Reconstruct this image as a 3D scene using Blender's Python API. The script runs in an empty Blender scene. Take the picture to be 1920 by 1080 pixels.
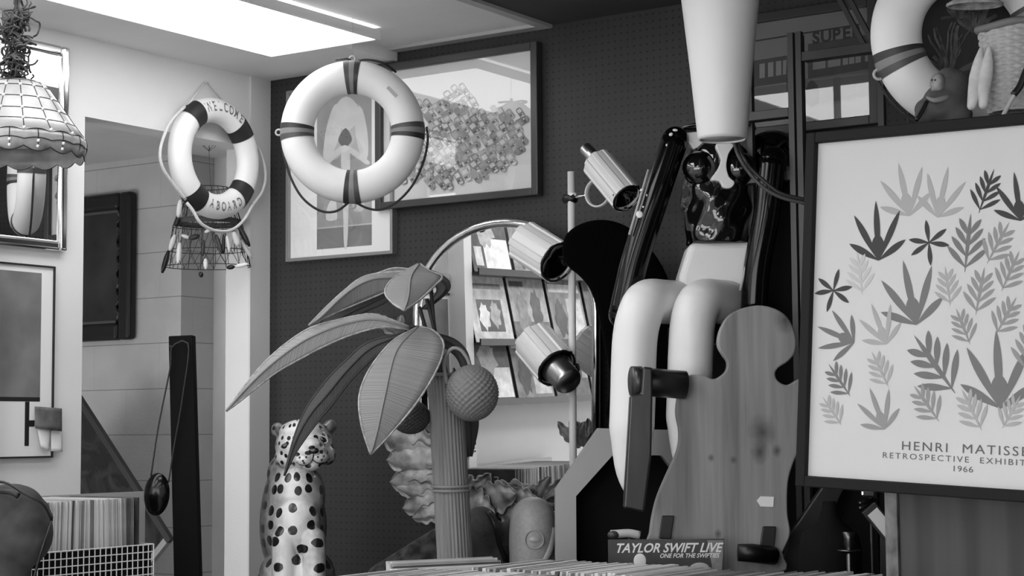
import bpy, bmesh, math, random
from mathutils import Matrix, Vector
random.seed(7)
PI = math.pi; R_ = math.radians
C = bpy.context.scene.collection

# ------------------------------------------------------------------ camera
# World: pegboard wall is the plane Y=0, left wall the plane X=0, floor Z=0.
FPX, PITCH, ROLL, YAW = 3312.0, 0.079996, -0.0072327, 0.594565
RV = Vector((math.cos(YAW), math.sin(YAW), 0)); FV = Vector((-math.sin(YAW), math.cos(YAW), 0)); ZV = Vector((0, 0, 1))
_f = FV*math.cos(PITCH) + ZV*math.sin(PITCH); _u = ZV*math.cos(PITCH) - FV*math.sin(PITCH)
CR = RV*math.cos(ROLL) + _u*math.sin(ROLL); CU = _u*math.cos(ROLL) - RV*math.sin(ROLL); CF = _f
def ray(px, py): return CR*((px-960)/FPX) + CU*((540-py)/FPX) + CF
_r = ray(503, 700); _r = _r*(6.9/_r.dot(FV))
CAM = Vector((-_r.x, -_r.y, 1.55))
cd = bpy.data.cameras.new('camera'); cam = bpy.data.objects.new('camera', cd); C.objects.link(cam)
cd.sensor_width = 36; cd.lens = FPX/1920*36; cd.clip_start = 0.05
cam.matrix_world = Matrix(((CR.x, CU.x, -CF.x, CAM.x), (CR.y, CU.y, -CF.y, CAM.y), (CR.z, CU.z, -CF.z, CAM.z), (0, 0, 0, 1)))
bpy.context.scene.camera = cam
vs = bpy.context.scene.view_settings
vs.view_transform = 'Standard'; vs.look = 'None'; vs.gamma = 1; vs.use_curve_mapping = False; vs.exposure = 0.1
W = bpy.data.worlds.new('world'); bpy.context.scene.world = W; W.use_nodes = True
W.node_tree.nodes['Background'].inputs[0].default_value = (0.5, 0.5, 0.5, 1); W.node_tree.nodes['Background'].inputs[1].default_value = 0.0
PANEL = 4.6        # radiance of the fluorescent ceiling panels

ROOM = 6.0         # the unseen panels, including those added to brighten the shop
DAY = 5.0         # overcast daylight in the shop window behind the camera, also the added alcove pane

# ------------------------------------------------------------------ helpers
def P(px, py, d):
    r = ray(px, py); return CAM + r*(d/r.dot(FV))
def onY(px, py, y):
    r = ray(px, py); return CAM + r*((y-CAM.y)/r.y)
def onX(px, py, x):
    r = ray(px, py); return CAM + r*((x-CAM.x)/r.x)
def onZ(px, py, z):
    r = ray(px, py); return CAM + r*((z-CAM.z)/r.z)
MYAW, MPIT = 0.0, -.018
def refl(px, py, x, th=None):                       # what the arched mirror on the pegboard shows of the plane X=x
    th = MYAW if th is None else th
    c = onY(952, 960, -.08); n = Vector((math.sin(th), -math.cos(th), MPIT)).normalized(); r = ray(px, py); p = CAM+r*((c-CAM).dot(n)/r.dot(n))
    r = r-n*2*r.dot(n); return p + r*((x-p.x)/r.x)
_t = onX(-14, 560, .15).y; lo_, hi_ = -.15, .15
for _ in range(40):
    MYAW = (lo_+hi_)/2
    if refl(893, 560, .12).y > _t: lo_, hi_ = (MYAW, hi_) if refl(893, 560, .12, .02).y < refl(893, 560, .12, -.02).y else (lo_, MYAW)
    else: lo_, hi_ = (lo_, MYAW) if refl(893, 560, .12, .02).y < refl(893, 560, .12, -.02).y else (MYAW, hi_)
print('MYAW', math.degrees(MYAW))
class Fr:
    def __init__(s, loc, rz=0.0, M=None):
        s.M = M if M else Matrix.Translation(loc) @ Matrix.Rotation(rz, 4, 'Z'); s.I = s.M.inverted()
    def l(s, px, py, y=0.0):
        o = s.I @ CAM; d = s.I.to_3x3() @ ray(px, py); return o + d*((y-o.y)/d.y)
def cf(px, py, d, rot=0.0, z=None):
    p = P(px, py, d)
    if z is not None: p.z = z
    return Fr(p, YAW+rot)
LW = PI/2                                            # rotation of things hung on the left wall

class G:
    def __init__(s): s.v = []; s.f = []; s.m = []; s.uv = None
    def add(s, vs_, fs, m=0):
        n = len(s.v); s.v += [Vector(v) for v in vs_]
        for f in fs: s.f.append([i+n for i in f]); s.m.append(m)
        return s
    def box(s, c, sz, R=None, m=0):
        c = Vector(c); x, y, z = [k/2 for k in sz]
        pts = [Vector((a*x, b*y, e*z)) for a in (-1, 1) for b in (-1, 1) for e in (-1, 1)]
        if R is not None: pts = [R @ p for p in pts]
        return s.add([c+p for p in pts], [(0,1,3,2),(4,6,7,5),(0,4,5,1),(2,3,7,6),(0,2,6,4),(1,5,7,3)], m)
    def bounds(s, a, b, m=0):
        a = Vector(a); b = Vector(b); return s.box((a+b)/2, [abs(k) for k in (b-a)], None, m)
    def bar(s, a, b, w, h, m=0, up=ZV):
        a = Vector(a); b = Vector(b); d = (b-a); L = d.length; d.normalize(); sx = d.cross(up)
        if sx.length < 1e-4: sx = d.cross(Vector((0, 1, 0)))
        sx.normalize(); sz = sx.cross(d)
        R = Matrix((( sx.x, d.x, sz.x), (sx.y, d.y, sz.y), (sx.z, d.z, sz.z)))
        return s.box((a+b)/2, (w, L, h), R, m)
    def prism(s, pts, y0, y1, m=0):                   # outline of (x,z) run through y0..y1
        n = len(pts); pts = [(p[0], p[-1]) for p in pts]
        A = sum(pts[i][0]*pts[(i+1) % n][1]-pts[(i+1) % n][0]*pts[i][1] for i in range(n))
        if A < 0: pts = pts[::-1]
        if y0 > y1: y0, y1 = y1, y0
        vs_ = [(x, y0, z) for x, z in pts] + [(x, y1, z) for x, z in pts]
        fs = [list(range(n)), list(range(2*n-1, n-1, -1))] + [(i+n, (i+1) % n+n, (i+1) % n, i) for i in range(n)]
        return s.add(vs_, fs, m)
    def flat(s, pts, y, m=0):
        pts = [(p[0], p[-1]) for p in pts]; n = len(pts)
        A = sum(pts[i][0]*pts[(i+1) % n][1]-pts[(i+1) % n][0]*pts[i][1] for i in range(n))
        if A < 0: pts = pts[::-1]
        return s.add([(x, y, z) for x, z in pts], [list(range(n))], m)
    def tube(s, pts, r, seg=8, closed=False, m=0, flat=None):
        pts = [Vector(p) for p in pts]; n = len(pts)
        if not isinstance(r, (list, tuple)): r = [r]*n
        T = []
        for i in range(n):
            a = pts[(i-1) % n] if (closed or i > 0) else pts[i]; b = pts[(i+1) % n] if (closed or i < n-1) else pts[i]
            t = b-a; T.append(t.normalized() if t.length > 1e-9 else Vector((0, 0, 1)))
        u = T[0].cross(Vector((.13, .21, .97)))
        if u.length < .05: u = T[0].cross(Vector((1, 0, 0)))
        u.normalize(); vv = []
        for i in range(n):
            u = u - T[i]*u.dot(T[i])
            if u.length < 1e-6: u = T[i].orthogonal()
            u.normalize(); w = T[i].cross(u)
            for k in range(seg):
                a = 2*PI*k/seg; vv.append(pts[i] + (u*math.cos(a)+w*math.sin(a))*r[i])
        fs = []
        for i in range(n if closed else n-1):
            j = (i+1) % n
            for k in range(seg): fs.append((i*seg+k, i*seg+(k+1) % seg, j*seg+(k+1) % seg, j*seg+k))
        if not closed: fs += [list(range(seg-1, -1, -1)), list(range((n-1)*seg, n*seg))]
        return s.add(vv, fs, m)
    def lathe(s, prof, seg=32, c=(0, 0, 0), M=None, m=0, rf=None, cap=True):
        c = Vector(c); vv = []; n = len(prof)
        for i, (r, z) in enumerate(prof):
            for k in range(seg):
                a = 2*PI*k/seg; q = r*(rf(a, i) if rf else 1); p = Vector((q*math.cos(a), q*math.sin(a), z))
                vv.append(c + (M @ p if M else p))
        fs = [(i*seg+k, i*seg+(k+1) % seg, (i+1)*seg+(k+1) % seg, (i+1)*seg+k) for i in range(n-1) for k in range(seg)]
        if cap: fs += [list(range(seg-1, -1, -1)), list(range((n-1)*seg, n*seg))]
        return s.add(vv, fs, m)
    def ell(s, c, r, R=None, seg=20, ring=12, m=0):
        c = Vector(c); r = r if isinstance(r, (tuple, list)) else (r, r, r); vv = []
        for i in range(1, ring):
            t = PI*i/ring
            for k in range(seg):
                a = 2*PI*k/seg; p = Vector((r[0]*math.sin(t)*math.cos(a), r[1]*math.sin(t)*math.sin(a), -r[2]*math.cos(t)))
                vv.append(c+(R @ p if R else p))
        b = Vector((0, 0, -r[2])); t_ = Vector((0, 0, r[2])); vv += [c+(R @ b if R else b), c+(R @ t_ if R else t_)]
        fs = [(i*seg+k, i*seg+(k+1) % seg, (i+1)*seg+(k+1) % seg, (i+1)*seg+k) for i in range(ring-2) for k in range(seg)]
        N = (ring-1)*seg
        fs += [(N, (k+1) % seg, k) for k in range(seg)] + [(N+1, (ring-2)*seg+k, (ring-2)*seg+(k+1) % seg) for k in range(seg)]
        return s.add(vv, fs, m)
    def torus(s, R, r, a0=0, a1=2*PI, n=64, seg=20, c=(0, 0, 0), ry=None, m=0):   # ring in the xz plane
        c = Vector(c); full = abs(a1-a0-2*PI) < 1e-6; ry = ry or r; vv = []; N = n if full else n+1
        for i in range(N):
            a = a0+(a1-a0)*i/n; e = Vector((math.cos(a), 0, math.sin(a)))
            for k in range(seg):
                b = 2*PI*k/seg; vv.append(c + e*(R+r*math.cos(b)) + Vector((0, ry*math.sin(b), 0)))
        fs = [(i*seg+k, i*seg+(k+1) % seg, ((i+1) % N)*seg+(k+1) % seg, ((i+1) % N)*seg+k) for i in range(n) for k in range(seg)]
        return s.add(vv, fs, m)
    def grid(s, rows, m=0, uv=False):
        n = len(rows); k = len(rows[0]); vv = [p for r in rows for p in r]
        if uv: s.uv = [(j/(k-1), i/(n-1)) for i in range(n) for j in range(k)]
        return s.add(vv, [(i*k+j, i*k+j+1, (i+1)*k+j+1, (i+1)*k+j) for i in range(n-1) for j in range(k-1)], m)

def spline(pts, n):
    pts = [Vector(p) for p in pts]; L = [0]
    for a, b in zip(pts, pts[1:]): L.append(L[-1]+max((b-a).length, 1e-6))
    out = []; Q = [pts[0]*2-pts[1]] + pts + [pts[-1]*2-pts[-2]]
    for i in range(n):
        t = L[-1]*i/(n-1); k = 0
        while k < len(pts)-2 and t > L[k+1]: k += 1
        u = (t-L[k])/(L[k+1]-L[k]); p0, p1, p2, p3 = Q[k:k+4]
        out.append(.5*((2*p1)+(p2-p0)*u+(2*p0-5*p1+4*p2-p3)*u*u+(3*p1-p0-3*p2+p3)*u**3))
    return out
def props(o, label=None, cat=None, group=None, kind=None):
    if label: o['label'] = label
    if cat: o['category'] = cat
    if group: o['group'] = group
    if kind: o['kind'] = kind
    return o
def mesh(name, g, mat, smooth=False):
    me = bpy.data.meshes.new(name); me.from_pydata([tuple(v) for v in g.v], [], g.f)
    for m in (mat if isinstance(mat, (list, tuple)) else [mat]): me.materials.append(m)
    for p, mi in zip(me.polygons, g.m): p.material_index = mi; p.use_smooth = smooth
    if g.uv:
        ul = me.uv_layers.new(name='UVMap')
        for lp in me.loops: ul.data[lp.index].uv = g.uv[lp.vertex_index]
    me.validate(); return me
def part(name, g, mat, parent=None, smooth=False, bevel=0, bseg=2, M=None, solid=0, sub=0, weld=False):
    o = bpy.data.objects.new(name, mesh(name, g, mat, smooth)); C.objects.link(o)
    if parent is not None: o.parent = parent
    if M is not None: o.matrix_local = M
    if solid:
        md = o.modifiers.new('thick', 'SOLIDIFY'); md.thickness = solid; md.offset = 0
    if bevel:
        md = o.modifiers.new('bevel', 'BEVEL'); md.width = bevel; md.segments = bseg; md.limit_method = 'ANGLE'; md.angle_limit = R_(40)
    if sub:
        md = o.modifiers.new('sub', 'SUBSURF'); md.levels = sub; md.render_levels = sub
    return o
def thing(name, label, cat, fr, group=None):
    o = bpy.data.objects.new(name, None); C.objects.link(o); o.empty_display_size = .05
    o.matrix_world = fr.M if isinstance(fr, Fr) else Matrix.Translation(fr)
    return props(o, label, cat, group)
def solo(name, label, cat, g, mat, fr=None, group=None, kind=None, **kw):
    o = part(name, g, mat, None, **kw); o.matrix_world = fr.M if fr else Matrix()
    return props(o, label, cat, group, kind)
def struct(name, g, mat, **kw): return props(part(name, g, mat, **kw), kind='structure')
def organic(name, g, mat, parent=None, voxel=.008, smooth=6, M=None):
    o = part(name, g, mat, parent, True, M=M)
    md = o.modifiers.new('r', 'REMESH'); md.mode = 'VOXEL'; md.voxel_size = voxel; md.use_smooth_shade = True
    md = o.modifiers.new('s', 'SMOOTH'); md.iterations = smooth; md.factor = .5
    dg = bpy.context.evaluated_depsgraph_get(); me = bpy.data.meshes.new_from_object(o.evaluated_get(dg))
    o.modifiers.clear(); o.data = me
    for p in me.polygons: p.use_smooth = True
    return o
def chain(g, pts, rad, n=None):
    q = spline([tuple(p) for p in pts], n or 6*len(pts)); N = len(q); rr = []
    for i in range(N):
        t = i/(N-1)*(len(rad)-1); k = min(int(t), len(rad)-2); rr.append(rad[k]+(rad[k+1]-rad[k])*(t-k))
    g.tube(q, rr, 14); g.ell(q[0], rr[0], seg=14, ring=8); g.ell(q[-1], rr[-1], seg=14, ring=8)
def text(body, size, shear=0, off=0, align='CENTER', space=1.0, wscale=1.0):
    cu = bpy.data.curves.new('t', 'FONT'); cu.body = body; cu.size = size; cu.shear = shear; cu.offset = off; cu.align_x = align
    cu.align_y = 'CENTER'; cu.space_character = space; cu.resolution_u = 3
    o = bpy.data.objects.new('t', cu); C.objects.link(o)
    dg = bpy.context.evaluated_depsgraph_get(); me = bpy.data.meshes.new_from_object(o.evaluated_get(dg))
    vv = [(v.co.x*wscale, v.co.y) for v in me.vertices]; ff = [list(p.vertices) for p in me.polygons]
    bpy.data.objects.remove(o); bpy.data.curves.remove(cu); bpy.data.meshes.remove(me)
    return vv, ff
def copy_tree(o, M=None, label=None, parent=None):
    c = o.copy(); C.objects.link(c)
    if parent is not None: c.parent = parent; c.matrix_local = o.matrix_local.copy()
    if M is not None: c.matrix_world = M
    if label: c['label'] = label
    for ch in list(o.children): copy_tree(ch, None, None, c)
    return c
def interp(pts, k=4, closed=True):
    n = len(pts); out = []
    for i in range(n):
        p0, p1, p2, p3 = [Vector(pts[(i+j) % n]) for j in (-1, 0, 1, 2)]
        for q in range(k):
            u = q/k; out.append(tuple(.5*((2*p1)+(p2-p0)*u+(2*p0-5*p1+4*p2-p3)*u*u+(3*p1-p0-3*p2+p3)*u**3)))
    return out

# ------------------------------------------------------------------ materials
def lin(v): v /= 255.0; return v/12.92 if v <= .04045 else ((v+.055)/1.055)**2.4
def gr(v): k = lin(v); return (k, k, k, 1)
MATS = {}
def mat(name, v, rough=.6, metal=0, var=0, vs_=8.0, bump=0, bs=60.0, coat=0, stretch=(1, 1, 1), spec=.5, v2=None, detail=4, trans=0, lo=.35, hi=.65, dist=0):
    m = bpy.data.materials.new(name); m.use_nodes = True; nt = m.node_tree; b = nt.nodes['Principled BSDF']
    b.inputs['Base Color'].default_value = gr(v); b.inputs['Roughness'].default_value = rough; b.inputs['Metallic'].default_value = metal
    b.inputs['Coat Weight'].default_value = coat; b.inputs['Coat Roughness'].default_value = .05
    b.inputs['Specular IOR Level'].default_value = spec; b.inputs['Transmission Weight'].default_value = trans
    if var or v2 is not None or bump:
        tc = nt.nodes.new('ShaderNodeTexCoord'); mp = nt.nodes.new('ShaderNodeMapping'); mp.inputs['Scale'].default_value = stretch
        nt.links.new(tc.outputs['Object'], mp.inputs['Vector'])
    if var or v2 is not None:
        a, c = (max(v-var, 1), min(v+var, 254)) if v2 is None else (v, v2)
        nz = nt.nodes.new('ShaderNodeTexNoise'); nz.inputs['Scale'].default_value = vs_; nz.inputs['Detail'].default_value = detail; nz.inputs['Distortion'].default_value = dist
        rp = nt.nodes.new('ShaderNodeValToRGB'); rp.color_ramp.elements[0].color = gr(a); rp.color_ramp.elements[1].color = gr(c)
        rp.color_ramp.elements[0].position = lo; rp.color_ramp.elements[1].position = hi
        nt.links.new(mp.outputs[0], nz.inputs['Vector']); nt.links.new(nz.outputs[0], rp.inputs[0]); nt.links.new(rp.outputs[0], b.inputs['Base Color'])
    if bump:
        nb = nt.nodes.new('ShaderNodeTexNoise'); nb.inputs['Scale'].default_value = bs; nb.inputs['Detail'].default_value = 3
        bp = nt.nodes.new('ShaderNodeBump'); bp.inputs['Strength'].default_value = bump; bp.inputs['Distance'].default_value = .01
        nt.links.new(mp.outputs[0], nb.inputs['Vector']); nt.links.new(nb.outputs[0], bp.inputs['Height']); nt.links.new(bp.outputs[0], b.inputs['Normal'])
    return m
def math_n(nt, op, a, b=None):
    n = nt.nodes.new('ShaderNodeMath'); n.operation = op
    for i, k in enumerate((a, b)):
        if k is None: continue
        if isinstance(k, (int, float)): n.inputs[i].default_value = k
        else: nt.links.new(k, n.inputs[i])
    return n.outputs[0]
def mixcol(nt, fac, a, b):
    n = nt.nodes.new('ShaderNodeMix'); n.data_type = 'RGBA'
    nt.links.new(fac, n.inputs[0])
    for s_, k in ((6, a), (7, b)):
        if isinstance(k, tuple): n.inputs[s_].default_value = k
        else: nt.links.new(k, n.inputs[s_])
    return n.outputs[2]
def pegboard_mat():
    m = mat('pegboard_paint', 42, .55, var=4, vs_=3); nt = m.node_tree; b = nt.nodes['Principled BSDF']
    tc = nt.nodes.new('ShaderNodeTexCoord'); sp = nt.nodes.new('ShaderNodeSeparateXYZ'); nt.links.new(tc.outputs['Object'], sp.inputs[0])
    a = [math_n(nt, 'SUBTRACT', math_n(nt, 'FRACT', math_n(nt, 'DIVIDE', sp.outputs[i], .0254)), .5) for i in (0, 2)]
    d = math_n(nt, 'SQRT', math_n(nt, 'ADD', math_n(nt, 'MULTIPLY', a[0], a[0]), math_n(nt, 'MULTIPLY', a[1], a[1])))
    h = math_n(nt, 'LESS_THAN', d, .15)
    src = b.inputs['Base Color'].links[0].from_socket
    nt.links.new(mixcol(nt, h, src, gr(8)), b.inputs['Base Color']); return m
def block_mat():
    m = mat('painted_block', 205, .7, var=6, vs_=4, bump=.25, bs=90); nt = m.node_tree; b = nt.nodes['Principled BSDF']
    tc = nt.nodes.new('ShaderNodeTexCoord'); sp = nt.nodes.new('ShaderNodeSeparateXYZ'); nt.links.new(tc.outputs['Object'], sp.inputs[0])
    u = math_n(nt, 'ADD', sp.outputs[0], sp.outputs[1]); row = math_n(nt, 'DIVIDE', math_n(nt, 'ADD', sp.outputs[2], .031), .196)
    fr = math_n(nt, 'FRACT', row); hz = math_n(nt, 'LESS_THAN', fr, .022)
    sh = math_n(nt, 'MULTIPLY', math_n(nt, 'MODULO', math_n(nt, 'FLOOR', row), 2), .5)
    vt = math_n(nt, 'LESS_THAN', math_n(nt, 'FRACT', math_n(nt, 'ADD', math_n(nt, 'DIVIDE', u, .4), sh)), .008)
    k = math_n(nt, 'MAXIMUM', hz, math_n(nt, 'MULTIPLY', vt, .25)); src = b.inputs['Base Color'].links[0].from_socket
    nt.links.new(mixcol(nt, math_n(nt, 'MULTIPLY', k, .55), src, gr(90)), b.inputs['Base Color']); return m
def leopard_mat():
    m = mat('leopard_glaze', 200, .3, coat=.25); nt = m.node_tree; b = nt.nodes['Principled BSDF']
    tc = nt.nodes.new('ShaderNodeTexCoord'); sp = nt.nodes.new('ShaderNodeSeparateXYZ'); nt.links.new(tc.outputs['Object'], sp.inputs[0])
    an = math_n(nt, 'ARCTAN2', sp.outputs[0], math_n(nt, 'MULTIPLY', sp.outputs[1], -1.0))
    nz = nt.nodes.new('ShaderNodeTexNoise'); nz.inputs['Scale'].default_value = 26; nt.links.new(tc.outputs['Object'], nz.inputs['Vector'])
    cb = nt.nodes.new('ShaderNodeCombineXYZ'); nt.links.new(math_n(nt, 'MULTIPLY', an, .115), cb.inputs[0]); nt.links.new(sp.outputs[2], cb.inputs[1])
    # brown back and flanks, pale chest
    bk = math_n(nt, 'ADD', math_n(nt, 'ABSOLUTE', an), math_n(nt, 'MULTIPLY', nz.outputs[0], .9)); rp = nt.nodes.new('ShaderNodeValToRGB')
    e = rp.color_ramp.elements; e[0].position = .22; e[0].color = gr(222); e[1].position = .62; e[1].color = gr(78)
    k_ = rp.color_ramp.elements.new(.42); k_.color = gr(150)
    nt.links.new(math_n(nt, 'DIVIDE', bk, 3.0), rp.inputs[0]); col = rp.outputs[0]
    for sc, th, top in ((16.5, .27, False), (32.0, .23, True)):
        vo = nt.nodes.new('ShaderNodeTexVoronoi'); vo.voronoi_dimensions = '2D'; vo.inputs['Scale'].default_value = sc; vo.inputs['Randomness'].default_value = .55
        nt.links.new(cb.outputs[0], vo.inputs['Vector']); d = math_n(nt, 'ADD', vo.outputs['Distance'], math_n(nt, 'MULTIPLY', math_n(nt, 'SUBTRACT', nz.outputs[0], .5), .22))
        k = math_n(nt, 'LESS_THAN', d, th); zt = math_n(nt, 'GREATER_THAN', sp.outputs[2], LEOZ)
        k = math_n(nt, 'MULTIPLY', k, zt if top else math_n(nt, 'SUBTRACT', 1.0, zt)); col = mixcol(nt, k, col, gr(16))
    nt.links.new(col, b.inputs['Base Color']); return m
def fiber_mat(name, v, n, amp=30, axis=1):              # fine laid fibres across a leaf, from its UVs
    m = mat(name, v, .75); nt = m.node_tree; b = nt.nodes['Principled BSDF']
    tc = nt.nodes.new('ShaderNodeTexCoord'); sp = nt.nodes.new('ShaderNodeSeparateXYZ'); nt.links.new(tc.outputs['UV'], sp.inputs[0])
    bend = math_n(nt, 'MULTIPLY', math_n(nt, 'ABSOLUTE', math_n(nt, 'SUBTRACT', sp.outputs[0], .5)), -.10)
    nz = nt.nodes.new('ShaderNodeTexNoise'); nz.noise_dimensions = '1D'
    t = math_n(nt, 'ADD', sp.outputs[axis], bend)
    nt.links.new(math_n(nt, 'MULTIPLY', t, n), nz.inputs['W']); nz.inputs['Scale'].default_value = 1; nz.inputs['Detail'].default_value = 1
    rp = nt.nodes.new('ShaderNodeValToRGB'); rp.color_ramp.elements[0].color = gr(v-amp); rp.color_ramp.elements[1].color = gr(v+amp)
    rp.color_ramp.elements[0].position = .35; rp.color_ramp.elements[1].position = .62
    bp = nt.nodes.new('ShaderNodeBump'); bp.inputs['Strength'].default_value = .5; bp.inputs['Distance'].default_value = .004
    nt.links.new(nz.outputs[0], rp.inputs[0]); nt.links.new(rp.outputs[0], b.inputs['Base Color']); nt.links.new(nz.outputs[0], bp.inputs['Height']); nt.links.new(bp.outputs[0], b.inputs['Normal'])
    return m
def wood_mat(name, v, var, sc, rough=.5, coat=0, dist=7.0, fine=.35):
    m = mat(name, v, rough, var=max(2, int(var*fine)), vs_=40, stretch=(1, 1, .05), coat=coat, detail=3); nt = m.node_tree; b = nt.nodes['Principled BSDF']
    src = b.inputs['Base Color'].links[0].from_socket
    tc = nt.nodes.new('ShaderNodeTexCoord'); mp = nt.nodes.new('ShaderNodeMapping'); mp.inputs['Scale'].default_value = (1, 1, .16)
    w = nt.nodes.new('ShaderNodeTexWave'); w.bands_direction = 'X'; w.inputs['Scale'].default_value = sc; w.inputs['Distortion'].default_value = dist; w.inputs['Detail'].default_value = 3; w.inputs['Detail Scale'].default_value = 1.2
    nt.links.new(tc.outputs['Object'], mp.inputs[0]); nt.links.new(mp.outputs[0], w.inputs['Vector'])
    rp = nt.nodes.new('ShaderNodeValToRGB'); rp.color_ramp.elements[0].color = gr(max(4, v-var)); rp.color_ramp.elements[1].color = gr(v+var*.5); rp.color_ramp.elements[1].position = .6
    nt.links.new(w.outputs[0], rp.inputs[0]); n = nt.nodes.new('ShaderNodeMix'); n.data_type = 'RGBA'; n.inputs[0].default_value = .55
    nt.links.new(src, n.inputs[6]); nt.links.new(rp.outputs[0], n.inputs[7]); nt.links.new(n.outputs[2], b.inputs['Base Color']); return m
def emis(name, s):
    m = bpy.data.materials.new(name); m.use_nodes = True; nt = m.node_tree; nt.nodes.clear()
    e = nt.nodes.new('ShaderNodeEmission'); e.inputs[1].default_value = s; o = nt.nodes.new('ShaderNodeOutputMaterial'); nt.links.new(e.outputs[0], o.inputs[0]); return m
def glass_mat():
    m = bpy.data.materials.new('picture_glass'); m.use_nodes = True; nt = m.node_tree; nt.nodes.clear()
    t = nt.nodes.new('ShaderNodeBsdfTransparent'); g = nt.nodes.new('ShaderNodeBsdfGlossy'); g.inputs['Roughness'].default_value = .012
    f = nt.nodes.new('ShaderNodeLayerWeight'); x = nt.nodes.new('ShaderNodeMixShader'); o = nt.nodes.new('ShaderNodeOutputMaterial')
    k = math_n(nt, 'ADD', math_n(nt, 'MULTIPLY', math_n(nt, 'POWER', f.outputs['Facing'], 5.0), .9), .045)
    nt.links.new(k, x.inputs[0]); nt.links.new(t.outputs[0], x.inputs[1]); nt.links.new(g.outputs[0], x.inputs[2]); nt.links.new(x.outputs[0], o.inputs[0]); return m
WALL = mat('wall_paint', 226, .75, var=3, vs_=2, bump=.06, bs=120)
JAMB = mat('jamb_paint', 212, .75, var=3, vs_=2)
CEIL = mat('ceiling_paint', 228, .8, var=4, vs_=3); SOFF = mat('soffit_paint', 228, .8, var=4, vs_=3)
CEILD = mat('ceiling_dark_paint', 62, .8, var=5, vs_=2)
FLOOR = mat('floor_lino', 165, .5, var=10, vs_=3)
PEG = pegboard_mat(); BLOCK = block_mat()
LIGHT = emis('light_panel', PANEL); LIGHT2 = emis('light_panel_room', ROOM); SKYL = emis('daylight_pane', DAY)
WHITE = mat('white_gloss', 232, .35); OFFW = mat('off_white', 222, .6, var=4, vs_=5); CREAM = mat('poster_paper', 198, .7, var=3, vs_=2)
PAPER = mat('mat_board', 232, .7); BLACK = mat('black_satin', 16, .4); BLACKM = mat('black_matte', 9, .85, spec=.2); BLACKG = mat('black_gloss', 7, .08, coat=1)
VELVET = mat('black_velvet', 5, 1, spec=.05)
DGREY = mat('dark_grey', 52, .5); MGREY = mat('mid_grey', 120, .6); LGREY = mat('light_grey', 175, .6); G90 = mat('grey_90', 90, .6); G145 = mat('grey_145', 145, .6)
CHROME = mat('chrome', 225, .12, 1); CHROMED = mat('brushed_steel', 190, .3, 1); MIRROR = mat('mirror', 238, .0, 1); BRASS = mat('aged_brass', 95, .3, 1)
GLASS = glass_mat(); WIRE = mat('white_wire', 225, .4); DWIRE = mat('thin_wire', 70, .4, .6)
CANE = mat('cane_binding', 150, .6, var=20, vs_=60)
LINE = mat('nylon_line', 150, .3)

# ------------------------------------------------------------------ room shell
ZC = P(503, 152, 6.9).z; Z2 = ZC+.045
XR, YB = 7.4, -8.2
struct('floor', G().bounds((-3.2, YB-.1, -.1), (XR+.1, 1.3, 0)), FLOOR)
yo1 = onX(156, 500, 0).y; yo2 = onX(467, 400, 0).y; zo = onX(157, 218, 0).z
for a_, b_ in (((-.12, YB, 0), (0, yo1, Z2+.1)), ((-.12, yo1, zo), (0, yo2, Z2+.1)), ((-.12, yo2, 0), (0, 0, Z2+.1))): struct('wall_left', G().bounds(a_, b_), WALL)
struct('trim_1', G().bounds((0, yo2, 0), (.008, -.001, ZC)), JAMB)
struct('wall_back', G().bounds((-.12, 0.0, 0), (XR, .05, Z2+.1)), PEG)
struct('wall_right', G().bounds((XR, YB, 0), (XR+.1, .05, Z2+.1)), WALL)
g = G(); wx0, wx1, wz0, wz1 = 1.2, 6.4, .75, 2.5
g.bounds((-.12, YB-.1, 0), (wx0, YB, Z2+.1)); g.bounds((wx1, YB-.1, 0), (XR+.1, YB, Z2+.1)); g.bounds((wx0, YB-.1, 0), (wx1, YB, wz0)); g.bounds((wx0, YB-.1, wz1), (wx1, YB, Z2+.1))
struct('wall_front', g, WALL)
w = struct('window_1', G().bounds((wx0, YB-.07, wz0), (wx1, YB-.06, wz1)), SKYL)
g = G()
for k in range(4): x = wx0+(wx1-wx0)*k/3; g.bounds((x-.03, YB-.06, wz0), (x+.03, YB-.01, wz1))
g.bounds((wx0, YB-.06, 1.9), (wx1, YB-.02, 1.95)); part('window_frame', g, DGREY, w)
# alcove seen through the opening
cA = P(339, 640, 7.5); xa, ya = cA.x, cA.y
zal = onY(284, 294, ya).z; yW2 = onX(400, 640, xa).y
g = G(); g.bounds((-3.2, ya, 0), (xa, ya+.02, zal)); g.bounds((xa-.02, ya+.02, 0), (xa, yW2, zal))
struct('wall_alcove', g, BLOCK)
struct('wall_recess', G().bounds((xa, yW2, 0), (-.12, yW2+.05, zal)), OFFW)
struct('wall_alcove_side', G().bounds((-3.25, -3, 0), (-3.2, ya, zal)), OFFW)
g = G(); g.bounds((-3.2, -3.05, 0), (-2.0, -3, zal)); g.bounds((-.5, -3.05, 0), (-.12, -3, zal)); g.bounds((-2.0, -3.05, 0), (-.5, -3, .6)); g.bounds((-2.0, -3.05, 1.7), (-.5, -3, zal))
struct('wall_alcove_front', g, OFFW)
w = struct('alcove_fill_pane', G().bounds((-2.0, -3.04, .6), (-.5, -3.03, 1.7)), SKYL)  # glowing pane added to light the alcove wall; no window known there
part('window_frame', G().bounds((-1.27, -3.03, .6), (-1.23, -3.0, 1.7)), DGREY, w)  # bar across the added alcove pane
struct('ceiling_alcove', G().bounds((-3.2, -3, zal), (-.12, 1.2, zal+.05)), CEIL)
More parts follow.
